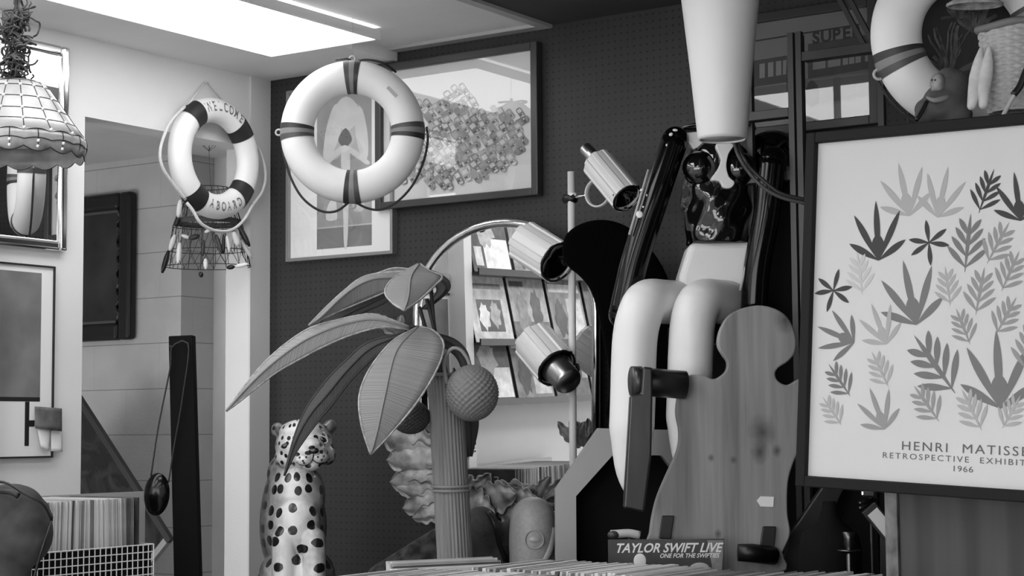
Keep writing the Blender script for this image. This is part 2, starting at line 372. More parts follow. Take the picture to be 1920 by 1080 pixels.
# ceilings
pc = onZ(507, 108, ZC); pr = onZ(715, 75, ZC); xpl, ypf, xpr = pc.x, (pc.y+pr.y)/2, pr.x
x745 = onY(745, 118, 0).x; xdk = onY(1032, 46, 0).x; ypn = ypf-2.44
g = G(); g.bounds((0, YB, Z2), (xpl, 0, Z2+.1)); g.bounds((xpr, YB, Z2), (xdk, 0, Z2+.1)); g.bounds((xpl, ypf, Z2), (xpr, 0, Z2+.1)); g.bounds((xpl, YB, Z2), (xpr, ypn, Z2+.1)); g.bounds((xpl, ypn, Z2+.01), (xpr, ypf, Z2+.1))
struct('ceiling', g, CEIL)
struct('ceiling_dark', G().bounds((xdk, YB, Z2), (XR, 0, Z2+.1)), CEILD)
g = G(); g.bounds((0.0, YB, ZC), (xpl-.002, 0, Z2)); g.bounds((xpl-.002, ypf+.002, ZC), (x745, 0, Z2))
struct('trim_2', g, SOFF)
g = G(); g.bounds((xdk-.03, YB, Z2-.012), (xdk+.01, -.002, Z2)); g.bounds((x745, -.05, Z2-.012), (xdk-.03, -.002, Z2))
struct('trim_3', g, LGREY)
def panel(x0, x1, y0, y1, label, zz, lm):
    f = Fr(((x0+x1)/2, (y0+y1)/2, zz)); t = thing('ceiling_light', label, 'ceiling light', f, 'ceiling light panels')
    a, b = (x1-x0)/2, (y1-y0)/2
    part('diffuser', G().bounds((-a+.01, -b+.01, 0), (a-.01, b-.01, .02)), lm, t)
    g = G()
    for s in (-1, 1): g.bounds((s*a, -b, -.004), (s*(a-.012), b, .03)); g.bounds((-a+.012, s*b, -.004), (a-.012, s*(b-.012), .03))
    part('frame', g, WHITE, t); return t
panel(xpl, xpr, ypn, ypf, 'long bright ceiling light panel at the top left', ZC+.004, LIGHT)
print('panel', xpl, xpr, ypf, 'cam', CAM, 'Z', ZC, 'xdk', xdk, 'yo', yo1, yo2)
panel(1.36, 1.96, -2.75, -1.5, 'ceiling light panel in the dark ceiling just above the view', Z2-.035, LIGHT2)
for (x, y) in ((.45, -3.95), (.45, -6.6), (1.66, -4.4), (3.3, -4.6), (6.0, -3.4), (1.3, -6.4), (3.6, -7.0), (6.0, -6.6)):  # unseen panels, the left rows added to brighten the lower left wall
    panel(x-.3, x+.3, y-1.2, y+1.2, 'added ceiling light panel over the shop floor out of view', Z2-.035, LIGHT2)

# ------------------------------------------------------------------ furniture that carries the display
TZ = .90
t = thing('display_table', 'long dark table along the pegboard carrying the display', 'table', (1.7, -.56, 0))
TX0, TX1 = .44, 3.02
part('table_top', G().bounds((TX0-1.7, -.52, TZ-.04), (TX1-1.7, .53, TZ)), DGREY, t, bevel=.004)
for x in (TX0+.05, TX1-.05):
    for y in (-1.03, -.08): part('leg', G().bounds((x-1.73, y+.53, 0), (x-1.67, y+.59, TZ-.04)), DGREY, t)
px0 = onY(1660, 1000, -1.2).x
f = Fr((px0, -1.2, 0)); zcab = P(1750, 236, 4.3).z-.02
WOODD = wood_mat('dark_walnut', 46, 30, 3.2, .5)
t = thing('wood_cabinet', 'tall dark wood grained cabinet behind the framed poster', 'cabinet', f)
part('body', G().bounds((0.03, .01, 0), (1.3, .52, zcab)), WOODD, t, bevel=.003)
part('edge_strip', G().bounds((0, 0, 0), (.03, .03, zcab)), mat('strip_edge', 140, .5, v2=45, vs_=14, stretch=(1, 1, .6)), t)
for x in (.42, .56, .92, 1.06): part('groove', G().bounds((x, .004, .1), (x+.008, .012, zcab-.05)), BLACK, t)

# ------------------------------------------------------------------ left wall
f = Fr(onX(118, 473, 0), LW)                           # local x runs along +Y, y into the wall
yl = refl(862, 505, .02).y-f.M.translation.y           # near end of the mirror, as the arched mirror shows it
zt = f.l(118, 90).z
t = thing('framed_mirror', 'rectangular chrome framed mirror on the white wall behind the stained glass lamp', 'mirror', f)
fw = .035
part('glass', G().bounds((yl+fw, -.014, fw), (-fw, -.004, zt-fw)), MIRROR, t)
for nm, a, b in (('frame_side', (yl, -.028, 0), (yl+fw, 0, zt)), ('frame_side', (-fw, -.028, 0), (0, 0, zt)), ('frame_rail', (yl+fw, -.028, 0), (-fw, 0, fw)), ('frame_rail', (yl+fw, -.028, zt-fw), (-fw, 0, zt))):
    part(nm, G().bounds(a, b), CHROME, t, bevel=.011, bseg=4)
f = Fr(onX(93, 858, 0), LW); w = refl(866, 560, .02).y-f.M.translation.y; zt = f.l(93, 500).z
t = thing('framed_print', 'thin framed print of a grey block on the white wall below the mirror', 'picture', f)
part('mat_board', G().bounds((w+.006, -.012, .006), (-.006, -.002, zt-.006)), PAPER, t)
g = G()
for a, b in (((w, -.018, 0), (0, 0, .006)), ((w, -.018, zt-.006), (0, 0, zt)), ((w, -.018, .006), (w+.006, 0, zt-.006)), ((-.006, -.018, .006), (0, 0, zt-.006))): g.bounds(a, b)
part('frame', g, mat('thin_frame', 70, .3, .7), t)
q = lambda x, y: f.l(x, y, -.0125)
g = G(); a = q(75, 745); g.flat([(w+.1, a.z), (a.x, a.z), (a.x, q(75, 512).z), (w+.1, q(75, 512).z)], -.0125, 0)
g.flat([(w+.1, q(75, 753).z), (a.x, q(75, 753).z), (a.x, a.z), (w+.1, a.z)], -.0126, 1)
b = q(47, 753); c = q(54, 836); g.flat([(b.x, c.z), (c.x, c.z), (c.x, b.z), (b.x, b.z)], -.0127, 1); c2 = q(65, 788); c3 = q(54, 800)
g.flat([(c3.x, c3.z), (c2.x, c3.z), (c2.x, c2.z), (c3.x, c2.z)], -.0127, 1)
part('printed_image', g, [mat('print_grey', 118, .5, var=14, vs_=6), mat('print_black', 30, .5)], t)
f = Fr(onX(92, 805, .03), LW)
def sheet(f, pts, bow, y=0):                             # four px corners TL TR BR BL, bowed towards the room
    A, B, Cc, D = [f.l(*p, y) for p in pts]; rows = []
    for i in range(7):
        l = A.lerp(D, i/6); r = B.lerp(Cc, i/6); rows.append([l.lerp(r, j/6)+Vector((0, -bow*math.sin(PI*j/6)*(.5+i/12), 0)) for j in range(7)])
    return G().grid(rows)
t = thing('hang_tag', 'small curled card with paper slips pinned over the lower print corner', 'tag', f)
part('card', sheet(f, [(65, 762), (116, 766), (116, 809), (66, 803)], .012), mat('card_grey', 110, .5, v2=75, vs_=18), t, True, solid=.001)
part('paper_slip', sheet(f, [(70, 804), (96, 806), (91, 846), (76, 838)], .006, .004), PAPER, t, True, solid=.0006)
part('paper_slip', sheet(f, [(95, 807), (116, 808), (117, 847), (96, 846)], .004, .008), PAPER, t, True, solid=.0006)

# LP sleeves ---------------------------------------------------------------
SL = [mat('sleeve_%s' % n, v, .6, v2=v2, vs_=7) for n, v, v2 in (('white', 215, 195), ('pale', 195, 170), ('grey', 165, 135), ('dusk', 140, 115), ('dark', 95, 70), ('bone', 220, 205))]
def sleeve_meshes(axis, thick):
    out = []
    for i, m in enumerate(SL):
        th = thick*(.7+.12*i); sz = (th, .315, .315) if axis == 'X' else (.315, th, .315)
        out.append((th, mesh('record_sleeve', G().box((0, 0, .1575), sz), m)))
    return out
def records(axis, start, n, step, fixed, z, tilt, label, group, wob=.006):
    ms = sleeve_meshes(axis, step*.62); p = start
    for i in range(n):
        th, me = random.choices(ms, (4, 4, 3, 2, 1, 4))[0]; o = bpy.data.objects.new('record_sleeve', me); C.objects.link(o)
        j = random.uniform(-wob, wob); k = random.uniform(0, wob*.7)
        loc = (p, fixed+j, z+k) if axis == 'X' else (fixed+j, p, z+k)
        o.location = loc; tl = tilt(i/n) if callable(tilt) else tilt
        o.rotation_euler = (0, tl, 0) if axis == 'X' else (tl, 0, 0)
        props(o, label, 'record', group); p += step
CX = .505; CZ = 1.0
y_end = onX(265, 940, CX).y
t = thing('side_counter', 'low white counter under the record crate by the left wall', 'counter', Fr((.28, y_end-.9, 0)))
part('top', G().bounds((-.27, -.9, CZ-.035), (.29, .93, CZ)), OFFW, t)
part('body', G().bounds((-.25, -.88, 0), (.26, .9, CZ-.035)), OFFW, t)
ztop = onX(265, 932, CX).z
records('Y', y_end-.66, 94, .0068, CX-.16, ztop-.318, lambda u: .03*math.sin(u*9), 'record sleeve packed upright in the white wire crate, one of many pale spines', 'record sleeves in the left wire crate', .004)
f = Fr((0, y_end-.9, 0)); gy = onX(288, 1020, CX+.02).y
t = thing('wire_crate', 'white wire grid crate holding upright record sleeves', 'crate', Fr((CX+.02, gy, CZ)))
zr = onX(288, 1020, CX+.02).z-CZ; g = G(); Lc = gy-(y_end-.72)
for k in range(int(Lc/.0225)+1): g.tube([(0, -k*.0225, .004), (0, -k*.0225, zr)], .0018, 6)
k = 0
while zr-k*.0235 > 0: g.tube([(0, .0, zr-k*.0235), (0, -Lc, zr-k*.0235)], .0018, 6); k += 1
part('wire_grid', g, WIRE, t)
part('liner', G().bounds((-.012, -Lc, .004), (-.007, -.004, zr-.004)), BLACKM, t)
g = G()
for k in range(10): g.tube([(-.037*k, 0, .004), (-.037*k, 0, zr)], .0022, 6)
for k in range(6): g.tube([(0, 0, zr-k*.0235), (-.36, 0, zr-k*.0235)], .0018, 6)
part('end_grid', g, WIRE, t)
f = Fr(onX(268, 921, .03), LW)
solo('divider_board', 'pale board standing along the wall behind the record crate', 'board', G().bounds((-1.5, -.012, CZ-f.M.translation.z), (0, .0, 0)), LGREY, f)
# record at the crate's far end whose cover faces the pegboard
f = Fr((CX-.16, y_end-.66+94*.0068+.012, ztop-.318), PI)
t = thing('record_sleeve', 'dark record cover lettered in white at the far end of the wire crate', 'record', f)
part('sleeve', G().bounds((-.157, -.003, 0), (.157, .003, .317)), mat('cover_dark', 48, .5, v2=75, vs_=14), t)
g = G(); vv, ff = text('ELSIE', .06, space=1.2); g.add([(x*1, -.0035, z+.265) for x, z in vv], ff)
part('lettering', g, LGREY, t)
# backpack ------------------------------------------------------------------
CANVAS = mat('dark_canvas', 56, .85, var=10, vs_=12, bump=.4, bs=25)
f = cf(28, 1080, 4.95, 0, .98)
t = thing('backpack', 'dark canvas backpack slumped in front of the record crate', 'bag', f)
g = G(); L = lambda x, y, d=0: f.l(x, y, d)
for (x, y, d, rx, rz) in ((15, 1000, 0, 85, 75), (45, 980, 0, 48, 42), (20, 945, .01, 60, 38), (60, 955, .02, 30, 22), (-8, 1075, 0, 66, 60), (-40, 1010, 0, 70, 90), (76, 972, .02, 20, 18)):
    s = 4.95/FPX; p = L(x, y, d); g.ell(p, (rx*s, .085, rz*s))
organic('body', g, CANVAS, t, .007, 5)
g = G(); g.tube(spline([L(-30, 905, -.05), L(10, 905, -.075), L(45, 925, -.085), L(80, 945, -.07), L(97, 975, -.03)], 20), .004, 6)
part('flap_seam', g, BLACK, t, True)
g = G(); g.tube(spline([L(-20, 918, -.08), L(20, 922, -.097), L(35, 930, -.1)], 12), .009, 8); part('handle', g, BLACK, t, True)
g = G(); g.tube(spline([L(97, 975, -.02), L(82, 1020, -.07), L(70, 1060, -.07), L(60, 1100, -.07)], 14), .004, 6); part('side_piping', g, BLACK, t, True)
g = G().box((0, 0, -.02), (.28, .2, .04)); zb = .98
t = thing('stool', 'plain dark stool under the canvas backpack', 'stool', cf(28, 1080, 4.95, 0, zb-.09))
part('seat', g, DGREY, t)
for x in (-.11, .11):
    for y in (-.07, .07): part('leg', G().bounds((x-.015, y-.015, -(zb-.09)), (x+.015, y+.015, -.04)), DGREY, t)

# stained glass lamp --------------------------------------------------------------
f = cf(28, 305, 4.3); s = 4.3/FPX
t = thing('pendant_lamp', 'stained glass pendant lamp with scalloped skirt hanging at the left', 'lamp', f)
SHG = mat('opal_glass', 168, .3, var=22, vs_=11, trans=.0, lo=.3, hi=.7)
prof = [(50, 150), (63, 139), (80, 115), (97, 90), (112, 68), (128, 47)]
skirt = [(128, 47), (131, 36), (130, 24), (127, 14)]
N16 = 16
def rf(a, i): return 1
g = G().lathe([(r*s, z*s) for r, z in prof], 48, cap=False); part('shade', g, SHG, t, True, solid=.003)
g = G(); rows = []
for r, z in skirt: rows.append([Vector((r*s*math.cos(a), r*s*math.sin(a), z*s-(abs(math.sin(a*8))*9*s if z == 14 else 0))) for a in [2*PI*k/96 for k in range(97)]])
g.grid(rows); part('skirt', g, mat('opal_glass_dim', 142, .3, var=25, vs_=14), t, True, solid=.003)
g = G(); off = .002
for k in range(N16):
    a = 2*PI*k/N16+PI/N16*0+R_(-90)
    g.tube([((r*s+off)*math.cos(a), (r*s+off)*math.sin(a), z*s) for r, z in prof], .0012, 5)
    b = a+PI/N16; g.tube([((r*s+off)*math.cos(b), (r*s+off)*math.sin(b), z*s) for r, z in skirt], .0012, 5)
for r, z in prof[:-1]: g.tube([((r*s+off)*math.cos(2*PI*k/64), (r*s+off)*math.sin(2*PI*k/64), z*s) for k in range(64)], .0012, 5, True)
for zz, rr, amp in ((47, 128, 5), (30, 131, 4)): g.tube([((rr*s+off)*math.cos(2*PI*k/128), (rr*s+off)*math.sin(2*PI*k/128), (zz+amp*abs(math.sin(2*PI*k/128*8))-amp)*s) for k in range(128)], .0013, 5, True)
g.tube([((127*s+off)*math.cos(2*PI*k/128), (127*s+off)*math.sin(2*PI*k/128), (14-9*abs(math.sin(2*PI*k/128*8)))*s) for k in range(128)], .0013, 5, True)
part('lead_came', g, mat('lead', 40, .4, .6), t, True)
JEWEL = mat('clear_jewel', 235, .1, coat=1)
for i, (r, z) in enumerate(prof[1:]+[skirt[2], skirt[3]]):
    for k in range(N16):
        a = 2*PI*k/N16+R_(-90)+(PI/N16 if i > 4 else 0)
        if -PI-.3 < math.atan2(math.sin(a), math.cos(a)) < .3 and math.sin(a) < -.2 and math.cos(a) > -.3:
            part('jewel', G().ell(((r*s+.003)*math.cos(a), (r*s+.003)*math.sin(a), z*s), .004, seg=10, ring=7), JEWEL, t, True)
part('cap', G().lathe([(.052*1.2, 150*s), (.05, 156*s), (.02, 160*s), (.006, 168*s)], 32), BRASS, t, True)
g = G(); z0 = 166*s; k = 0; ztop_ = Z2-f.M.translation.z
while z0+k*.026 < ztop_-.01:
    g2 = [(.009*math.cos(a)*(1 if k % 2 else 0), .009*math.cos(a)*(0 if k % 2 else 1), z0+.017+k*.026+.017*math.sin(a)) for a in [2*PI*j/12 for j in range(12)]]
    g.tube(g2, .0022, 6, True); k += 1
part('chain', g, mat('chain_dark', 70, .4, .7), t, True)
random.seed(3); g = G()
for k in range(110):
    zc = random.uniform(150, 292)*s; a = random.uniform(0, 2*PI); rad = (10+20*math.sin((zc/s-150)/142*PI))*s
    p = Vector((rad*.6*math.cos(a), rad*.6*math.sin(a), zc)); pts = [p]
    d = Vector((random.uniform(-1, 1), random.uniform(-1, 1), random.uniform(-.8, 1.2))).normalized()
    for j in range(9):
        d = (d+Vector((random.uniform(-1, 1), random.uniform(-1, 1), random.uniform(-1, 1)))*.75 - Vector((p.x, p.y, 0))*9).normalized()
        p = p+d*random.uniform(.006, .012); pts.append(p)
    g.tube(spline(pts, 22), random.uniform(.0014, .0036), 5)
g = solo('vine_bundle', 'tangle of dried curly vine wound round the lamp chain', 'vine', g, mat('dry_vine', 58, .8, var=28, vs_=40), f, smooth=True)

# lifebuoy on the left wall ---------------------------------------------------------
cw = onX(402, 297, .055); f = Fr(cw, LW)
RO = (f.l(402, 184).z-f.l(402, 411).z)/2; r_ = RO*.205; RM = RO-r_
BUOY = mat('buoy_vinyl', 236, .45, var=3, vs_=5); ROPE = mat('white_rope', 215, .8, bump=.5, bs=300)
BAND = mat('band_dark', 34, .55)
t = thing('lifebuoy', 'small white lifebuoy lettered WELCOME ABOARD with four dark bands', 'lifebuoy', f)
part('ring', G().torus(RM, r_, ry=r_*.85), BUOY, t, True)
for a in (42, 128, 236, 320): part('band', G().torus(RM, r_*1.03, R_(a-10), R_(a+10), 10, 24, ry=r_*.89), BAND, t, True)
def arc_text(body, rad, mid, size, top, R, rr, ry, yoff, st):
    g = G(); n = len(body)
    for i, ch in enumerate(body):
        a = mid+((n-1)/2-i)*st*(1 if top else -1); vv, ff = text(ch, size, off=.0006, wscale=.62)
        rot = a-PI/2 if top else a+PI/2; cx, cz = rad*math.cos(a), rad*math.sin(a); out = []
        for x, z in vv:
            X = cx+x*math.cos(rot)-z*math.sin(rot); Z = cz+x*math.sin(rot)+z*math.cos(rot)
            q = math.hypot(X, Z)-R; q = max(-.99, min(.99, q/rr)); out.append((X, -ry*math.sqrt(1-q*q)-yoff, Z))
        g.add(out, ff)
    return g
INK = mat('faded_ink', 105, .6)
part('lettering', arc_text('WELCOME', RM*1.05, R_(84), .052, True, RM, r_, r_*.85, .0012, R_(9)), INK, t)
part('lettering', arc_text('ABOARD', RM*1.02, R_(278), .048, False, RM, r_, r_*.85, .0012, R_(9.5)), INK, t)
q = lambda x, y, d=-.02: f.l(x, y, d)
g = G(); g.tube(spline([q(346, 200), q(318, 232), q(301, 278), q(304, 312), q(325, 345), q(348, 374)], 30), .006, 8)
g.tube(spline([q(350, 380), q(362, 395, -.03), q(376, 418, -.04), q(402, 432, -.04), q(432, 432, -.04), q(456, 414, -.03), q(474, 384)], 30), .006, 8)
g.tube(spline([q(466, 258), q(488, 285, -.0), q(498, 325, -.0), q(492, 358, -.0), q(474, 384)], 24), .0055, 8)
part('grab_rope', g, ROPE, t, True)
g = G(); g.tube([q(350, 202, 0), q(384, 154, .045), q(390, 154, .045), q(446, 225, 0)], .004, 8); part('hanging_cord', g, ROPE, t, True)

# picture and board in the alcove -----------------------------------------------------
f = Fr(onY(257, 637, ya), 0); wl = -.75; zt = f.l(255, 360).z
CARVE = mat('dark_carved_gilt', 30, .3, .2, v2=130, vs_=24, lo=.55, hi=.8, bump=.8, bs=40)
t = thing('framed_painting', 'dark ornate framed painting on the block wall inside the alcove', 'picture', f)
bw = .075
part('canvas', G().bounds((wl+bw, -.02, bw), (-bw, -.01, zt-bw)), mat('murky_oil', 26, .4, v2=62, vs_=5), t)
for nm, a, b in (('frame_side', (wl, -.05, 0), (wl+bw, 0, zt)), ('frame_side', (-bw, -.05, 0), (0, 0, zt)), ('frame_rail', (wl+bw, -.05, 0), (-bw, 0, bw)), ('frame_rail', (wl+bw, -.05, zt-bw), (-bw, 0, zt))):
    part(nm, G().bounds(a, b), BLACK, t, bevel=.018, bseg=3)
g = G()
for k in range(14):
    zz = bw+(zt-2*bw)*(k+.5)/14; g.ell((-bw-.008, -.034, zz), (.009, .012, .022), Matrix.Rotation(R_(25*(-1)**k), 3, 'Y'), 10, 6)
part('carved_moulding', g, CARVE, t, True)
part('slip', G().bounds((wl+bw, -.028, bw), (-bw-.02, -.018, bw+.012)).bounds((wl+bw, -.028, zt-bw-.012), (-bw-.02, -.018, zt-bw)), G90, t)
f = cf(327, 1010, 6.95); f = Fr(f.M.translation, 0)
A = f.l(327, 1010); u = (f.l(150, 735)-A); u.y = 0; u.normalize(); v = (f.l(291, 1080)-A); v.y = 0; v = (v-u*v.dot(u)).normalized()
def quad(a, b, c, d): return [(p.x, p.z) for p in (a, b, c, d)]
L1, L2 = .85, .6; e = .025
t = thing('marbled_board', 'dark marbled board with one pale edge tilted on its corner in the alcove', 'board', f)
part('panel', G().prism(quad(A+u*e+v*e, A+u*L1+v*e, A+u*L1+v*L2, A+u*e+v*L2), -.02, 0), mat('dark_marble', 34, .2, v2=85, vs_=7, dist=2, lo=.45, hi=.85), t)
part('edge', G().prism(quad(A, A+u*L1, A+u*L1+v*e, A+v*e), -.022, 0), DGREY, t); part('edge', G().prism(quad(A+v*e, A+u*e+v*e, A+u*e+v*L2, A+v*L2), -.025, 0), LGREY, t)
# hanging wire basket of fishing tackle -------------------------------------------------
f = cf(390, 500, 6.75); q = lambda x, y, d=0: f.l(x, y, d); s = 6.75/FPX
t = thing('wire_lantern', 'wire mesh lantern hung with fishing floats below the small lifebuoy', 'lantern', f)
g = G()
levels = [(38, 352), (52, 385), (66, 425), (74, 470), (80, 500)]
for r, y in levels:
    c = q(390, y); g.tube([c+Vector((r*s*math.cos(a), r*s*.8*math.sin(a), 0)) for a in [2*PI*k/32 for k in range(32)]], .0018, 5, True)
for k in range(20):
    a = 2*PI*k/20; g.tube([q(390, y)+Vector((r*s*math.cos(a), r*s*.8*math.sin(a), 0)) for r, y in levels], .0014, 5)
for k in range(34):
    a = 2*PI*k/34; pts = []
    for i, (r, y) in enumerate(levels[1:]): b = a+i*.22*(1 if k % 2 else -1); pts.append(q(390, y)+Vector((r*s*math.cos(b), r*s*.8*math.sin(b), 0)))
    g.tube(pts, .0010, 4)
part('wire_mesh', g, DWIRE, t, True)
g = G().tube([q(392, 285), q(395, 352)], .0008, 5); zt = zal-f.M.translation.z
g.tube([q(392, 285), Vector((q(392, 285).x, 0, zt-.002))], .0012, 5)
for k in range(5): a = 2*PI*k/5+.3; g.tube(spline([q(392, 283), q(392, 278)+Vector((.02*math.cos(a), .01*math.sin(a), .004)), q(392, 272)+Vector((.034*math.cos(a), .02*math.sin(a), .012*math.sin(3*a)))], 8), .0008, 4)
part('suspension_wire', g, DWIRE, t, True)
c = q(390, 412); g = G().lathe([(60*s, 0), (62*s, -.02)], 32, c, cap=False); part('rim_band', g, mat('rim_dark', 70, .6), t, True, solid=.002)
FL = [((338, 375), (334, 408), 6, WHITE), ((334, 408), (330, 425), 6, BLACK), ((328, 440), (318, 470), 6, OFFW), ((316, 470), (304, 512), 6, BLACK), ((337, 455), (334, 495), 6, WHITE), ((340, 441), (356, 446), 4, OFFW), ((354, 447), (374, 442), 6, DGREY), ((385, 485), (386, 505), 5, OFFW), ((376, 510), (378, 520), 5, BLACK), ((405, 440), (416, 475), 5, DGREY), ((425, 442), (430, 472), 4, WHITE), ((419, 440), (419, 475), 4, BLACK), ((438, 435), (446, 462), 7, OFFW), ((446, 420), (468, 462), 6, BLACK), ((452, 450), (472, 485), 5, LGREY), ((440, 500), (465, 495), 5, WHITE), ((425, 502), (440, 500), 5, BLACK), ((382, 450), (380, 480), 4, DGREY), ((398, 428), (384, 436), 4, OFFW)]
for i, (a, b, w, m) in enumerate(FL):
    d = -.8*70*s-.012-.004*(i % 4); mid = ((a[0]+b[0])/2-390)/80; d = -.8*75*s*math.sqrt(max(.05, 1-mid*mid))-.008-.003*(i % 3)
    A, B = q(*a, d), q(*b, d); pts = [A.lerp(B, k/6) for k in range(7)]
    o = part('fishing_float', G().tube(pts, [w*s*.85*k for k in (.45, .8, 1, 1, 1, .8, .4)], 10), m, t, True)

# black post with cord and pendant ------------------------------------------------------
f = cf(350, 1080, 6.1, 0, 0); q = lambda x, y, d=0: f.l(x, y, d)
t = thing('wooden_post', 'tall narrow black post standing in front of the alcove', 'post', f)
b0 = q(329, 1080); b1 = q(377, 1080); a0 = q(319, 631); a1 = q(364, 629)
sl = (b0-a0)/(a0.z-b0.z); sr = (b1-a1)/(a1.z-b1.z); gb0 = b0+sl*b0.z; gb1 = b1+sr*b1.z
part('shaft', G().prism([(gb0.x, 0), (gb1.x, 0), (a1.x, a1.z), (a0.x, a0.z)], -.03, .03), BLACKM, t, bevel=.003)
part('peg', G().tube([q(353, 649, -.03), q(353, 649, -.05)], .005, 10), BLACK, t, True)
part('peg', G().tube([q(320, 650, -.03), q(320, 650, -.05)], .005, 10), BLACK, t, True)
f2 = cf(294, 966, 6.05); q = lambda x, y, d=0: f2.l(x, y, d); s = 6.05/FPX
t = thing('pendant', 'glossy black oval pendant looped by a cord over the black post', 'pendant', f2)
part('bead', G().ell(q(294, 927), (24*s, .022, 40*s), Matrix.Rotation(R_(4), 3, 'Y'), 28, 18), mat('polished_black', 8, .16, spec=.35), t, True)
g = G().tube(spline([q(283, 893, -.004), q(297, 800, -.004), q(319, 690, -.004), q(323, 650, -.004), q(353, 646, -.004), q(343, 740, -.004), q(326, 840, -.004), q(316, 905, -.004)], 50), .0028, 6)
part('cord', g, mat('cord_dark', 38, .6), t, True)

# ------------------------------------------------------------------ pegboard pictures
f = Fr(onY(545, 492, 0)); wr = f.l(745, 471).x; zt = f.l(548, 173).z
t = thing('framed_print', 'tall white matted print of a standing figure hung behind the big lifebuoy', 'picture', f)
fw = .012
part('mat_board', G().bounds((fw, -.014, fw), (wr-fw, -.004, zt-fw)), PAPER, t)
g = G()
for a, b in (((0, -.03, 0), (fw, 0, zt)), ((wr-fw, -.03, 0), (wr, 0, zt)), ((fw, -.03, 0), (wr-fw, 0, fw)), ((fw, -.03, zt-fw), (wr-fw, 0, zt))): g.bounds(a, b)
part('frame', g, mat('silver_frame', 150, .35, .5), t)
q = lambda x, y, d=-.0145: f.l(x, y, d)
FIG = [mat('fig_%d' % v, v, .6, var=8, vs_=9) for v in (150, 118, 205, 180, 90)]
g = G(); a = q(594, 468); b = q(697, 459); top = zt-.04
g.flat([(a.x, a.z), (b.x, a.z), (b.x, top), (a.x, top)], -.0142, 0)
m1 = q(594, 430); g.flat([(a.x, a.z), (b.x, a.z), (b.x, m1.z), (a.x, m1.z)], -.0144, 1)
g.flat([(a.x, m1.z), (b.x, m1.z), (b.x, m1.z+.006), (a.x, m1.z+.006)], -.0146, 3)
def blob(pts, m, d, k=4): g.flat(interp([tuple(q(*p, d)) for p in pts], k), d, m)
blob([(648, 190), (680, 205), (688, 270), (676, 300), (650, 285), (625, 300), (612, 270), (622, 205)], 3, -.0148)
blob([(650, 181), (668, 195), (672, 225), (650, 245), (630, 228), (632, 195)], 2, -.0150)
blob([(628, 196), (640, 215), (638, 250), (622, 290), (606, 300), (612, 240)], 2, -.0152); blob([(676, 200), (688, 240), (690, 290), (680, 300), (668, 260), (666, 215)], 2, -.0152)
blob([(648, 240), (660, 262), (646, 276), (634, 262)], 4, -.0154)
blob([(646, 272), (690, 300), (686, 308), (648, 284), (618, 306), (612, 300)], 2, -.0156); blob([(640, 284), (656, 284), (654, 380), (651, 458), (645, 458), (643, 380)], 2, -.0158)
blob([(615, 385), (628, 372), (632, 400), (630, 412), (612, 412)], 2, -.0156)
blob([(662, 378), (682, 380), (680, 395), (664, 396)], 3, -.0156)
part('printed_image', g, FIG, t)
part('glass', G().bounds((fw, -.021, fw), (wr-fw, -.019, zt-fw)), GLASS, t)

f = Fr(onY(713, 396, -.004)); wr = f.l(1018, 369).x; zt = f.l(1018, 79).z; fw = .028
t = thing('framed_print', 'large dark framed print of crowded toy vehicles on the pegboard', 'picture', f)
part('paper', G().bounds((fw, -.014, fw), (wr-fw, -.004, zt-fw)), mat('print_paper', 222, .7), t)
for nm, a, b in (('frame_side', (0, -.034, 0), (fw, 0, zt)), ('frame_side', (wr-fw, -.034, 0), (wr, 0, zt)), ('frame_rail', (fw, -.034, 0), (wr-fw, 0, fw)), ('frame_rail', (fw, -.034, zt-fw), (wr-fw, 0, zt))):
    part(nm, G().bounds(a, b), mat('frame_dark', 58, .35), t, bevel=.003)
random.seed(12); g = G(); q = lambda x, y, d=-.0145: f.l(x, y, d)
hull = [(735, 330), (740, 250), (770, 215), (790, 185), (830, 188), (845, 168), (875, 160), (893, 190), (905, 208), (960, 195), (980, 215), (985, 260), (978, 300), (940, 325), (880, 335), (830, 350), (780, 340)]
def inside(x, y, poly):
    c = False; n = len(poly)
    for i in range(n):
        (x1, y1), (x2, y2) = poly[i], poly[(i+1) % n]
        if (y1 > y) != (y2 > y) and x < (x2-x1)*(y-y1)/(y2-y1)+x1: c = not c
    return c
def vehicle(cx, cy, ang, L, Wd, dk, lt, d):
    ca, sa = math.cos(ang), math.sin(ang)
    def T(a, b): return (cx+a*ca-b*sa, cy+a*sa+b*ca)
    body = []
    for a, b in ((-1, -.5), (-.8, -1), (.7, -1), (1, -.5), (1, .5), (.7, 1), (-.8, 1), (-1, .5)): body.append(q(*T(a*L, b*Wd), d))
    g.flat(body, d, dk)
    def r(x0, x1, y0, y1, m, dd): g.flat([q(*T(x*L, y*Wd), dd) for x, y in ((x0, y0), (x1, y0), (x1, y1), (x0, y1))], dd, m)
    r(-.75, -.1, -.7, .7, lt, d-.0003); r(.2, .5, -.75, .75, 4, d-.0003); r(.58, .9, -.6, .6, lt, d-.0003); r(.26, .44, -.6, -.1, 3, d-.0006)
k = 0; pts = []
for yy in range(165, 350, 15):
    for xx in range(738, 990, 17): pts.append((xx+random.uniform(-4, 4), yy+random.uniform(-4, 4)))
for (x, y) in pts:
    if inside(x, y, hull):
        vehicle(x, y, R_(random.choice((58, 55, 52, -30, 62))), random.uniform(10, 14), random.uniform(5, 7.5), random.choice((0, 1, 0, 2)), random.choice((2, 3, 3, 0)), -.0146-.00004*k); k += 1
part('printed_image', g, [mat('toy_%d' % v, v, .6, var=10, vs_=30) for v in (150, 125, 175, 210, 85)], t)
part('glass', G().bounds((fw, -.0255, fw), (wr-fw, -.0235, zt-fw)), GLASS, t)
f = Fr(onY(1395, 262, 0)); wr = f.l(1655, 246).x; zt = f.l(1655, -6).z; fw = .03
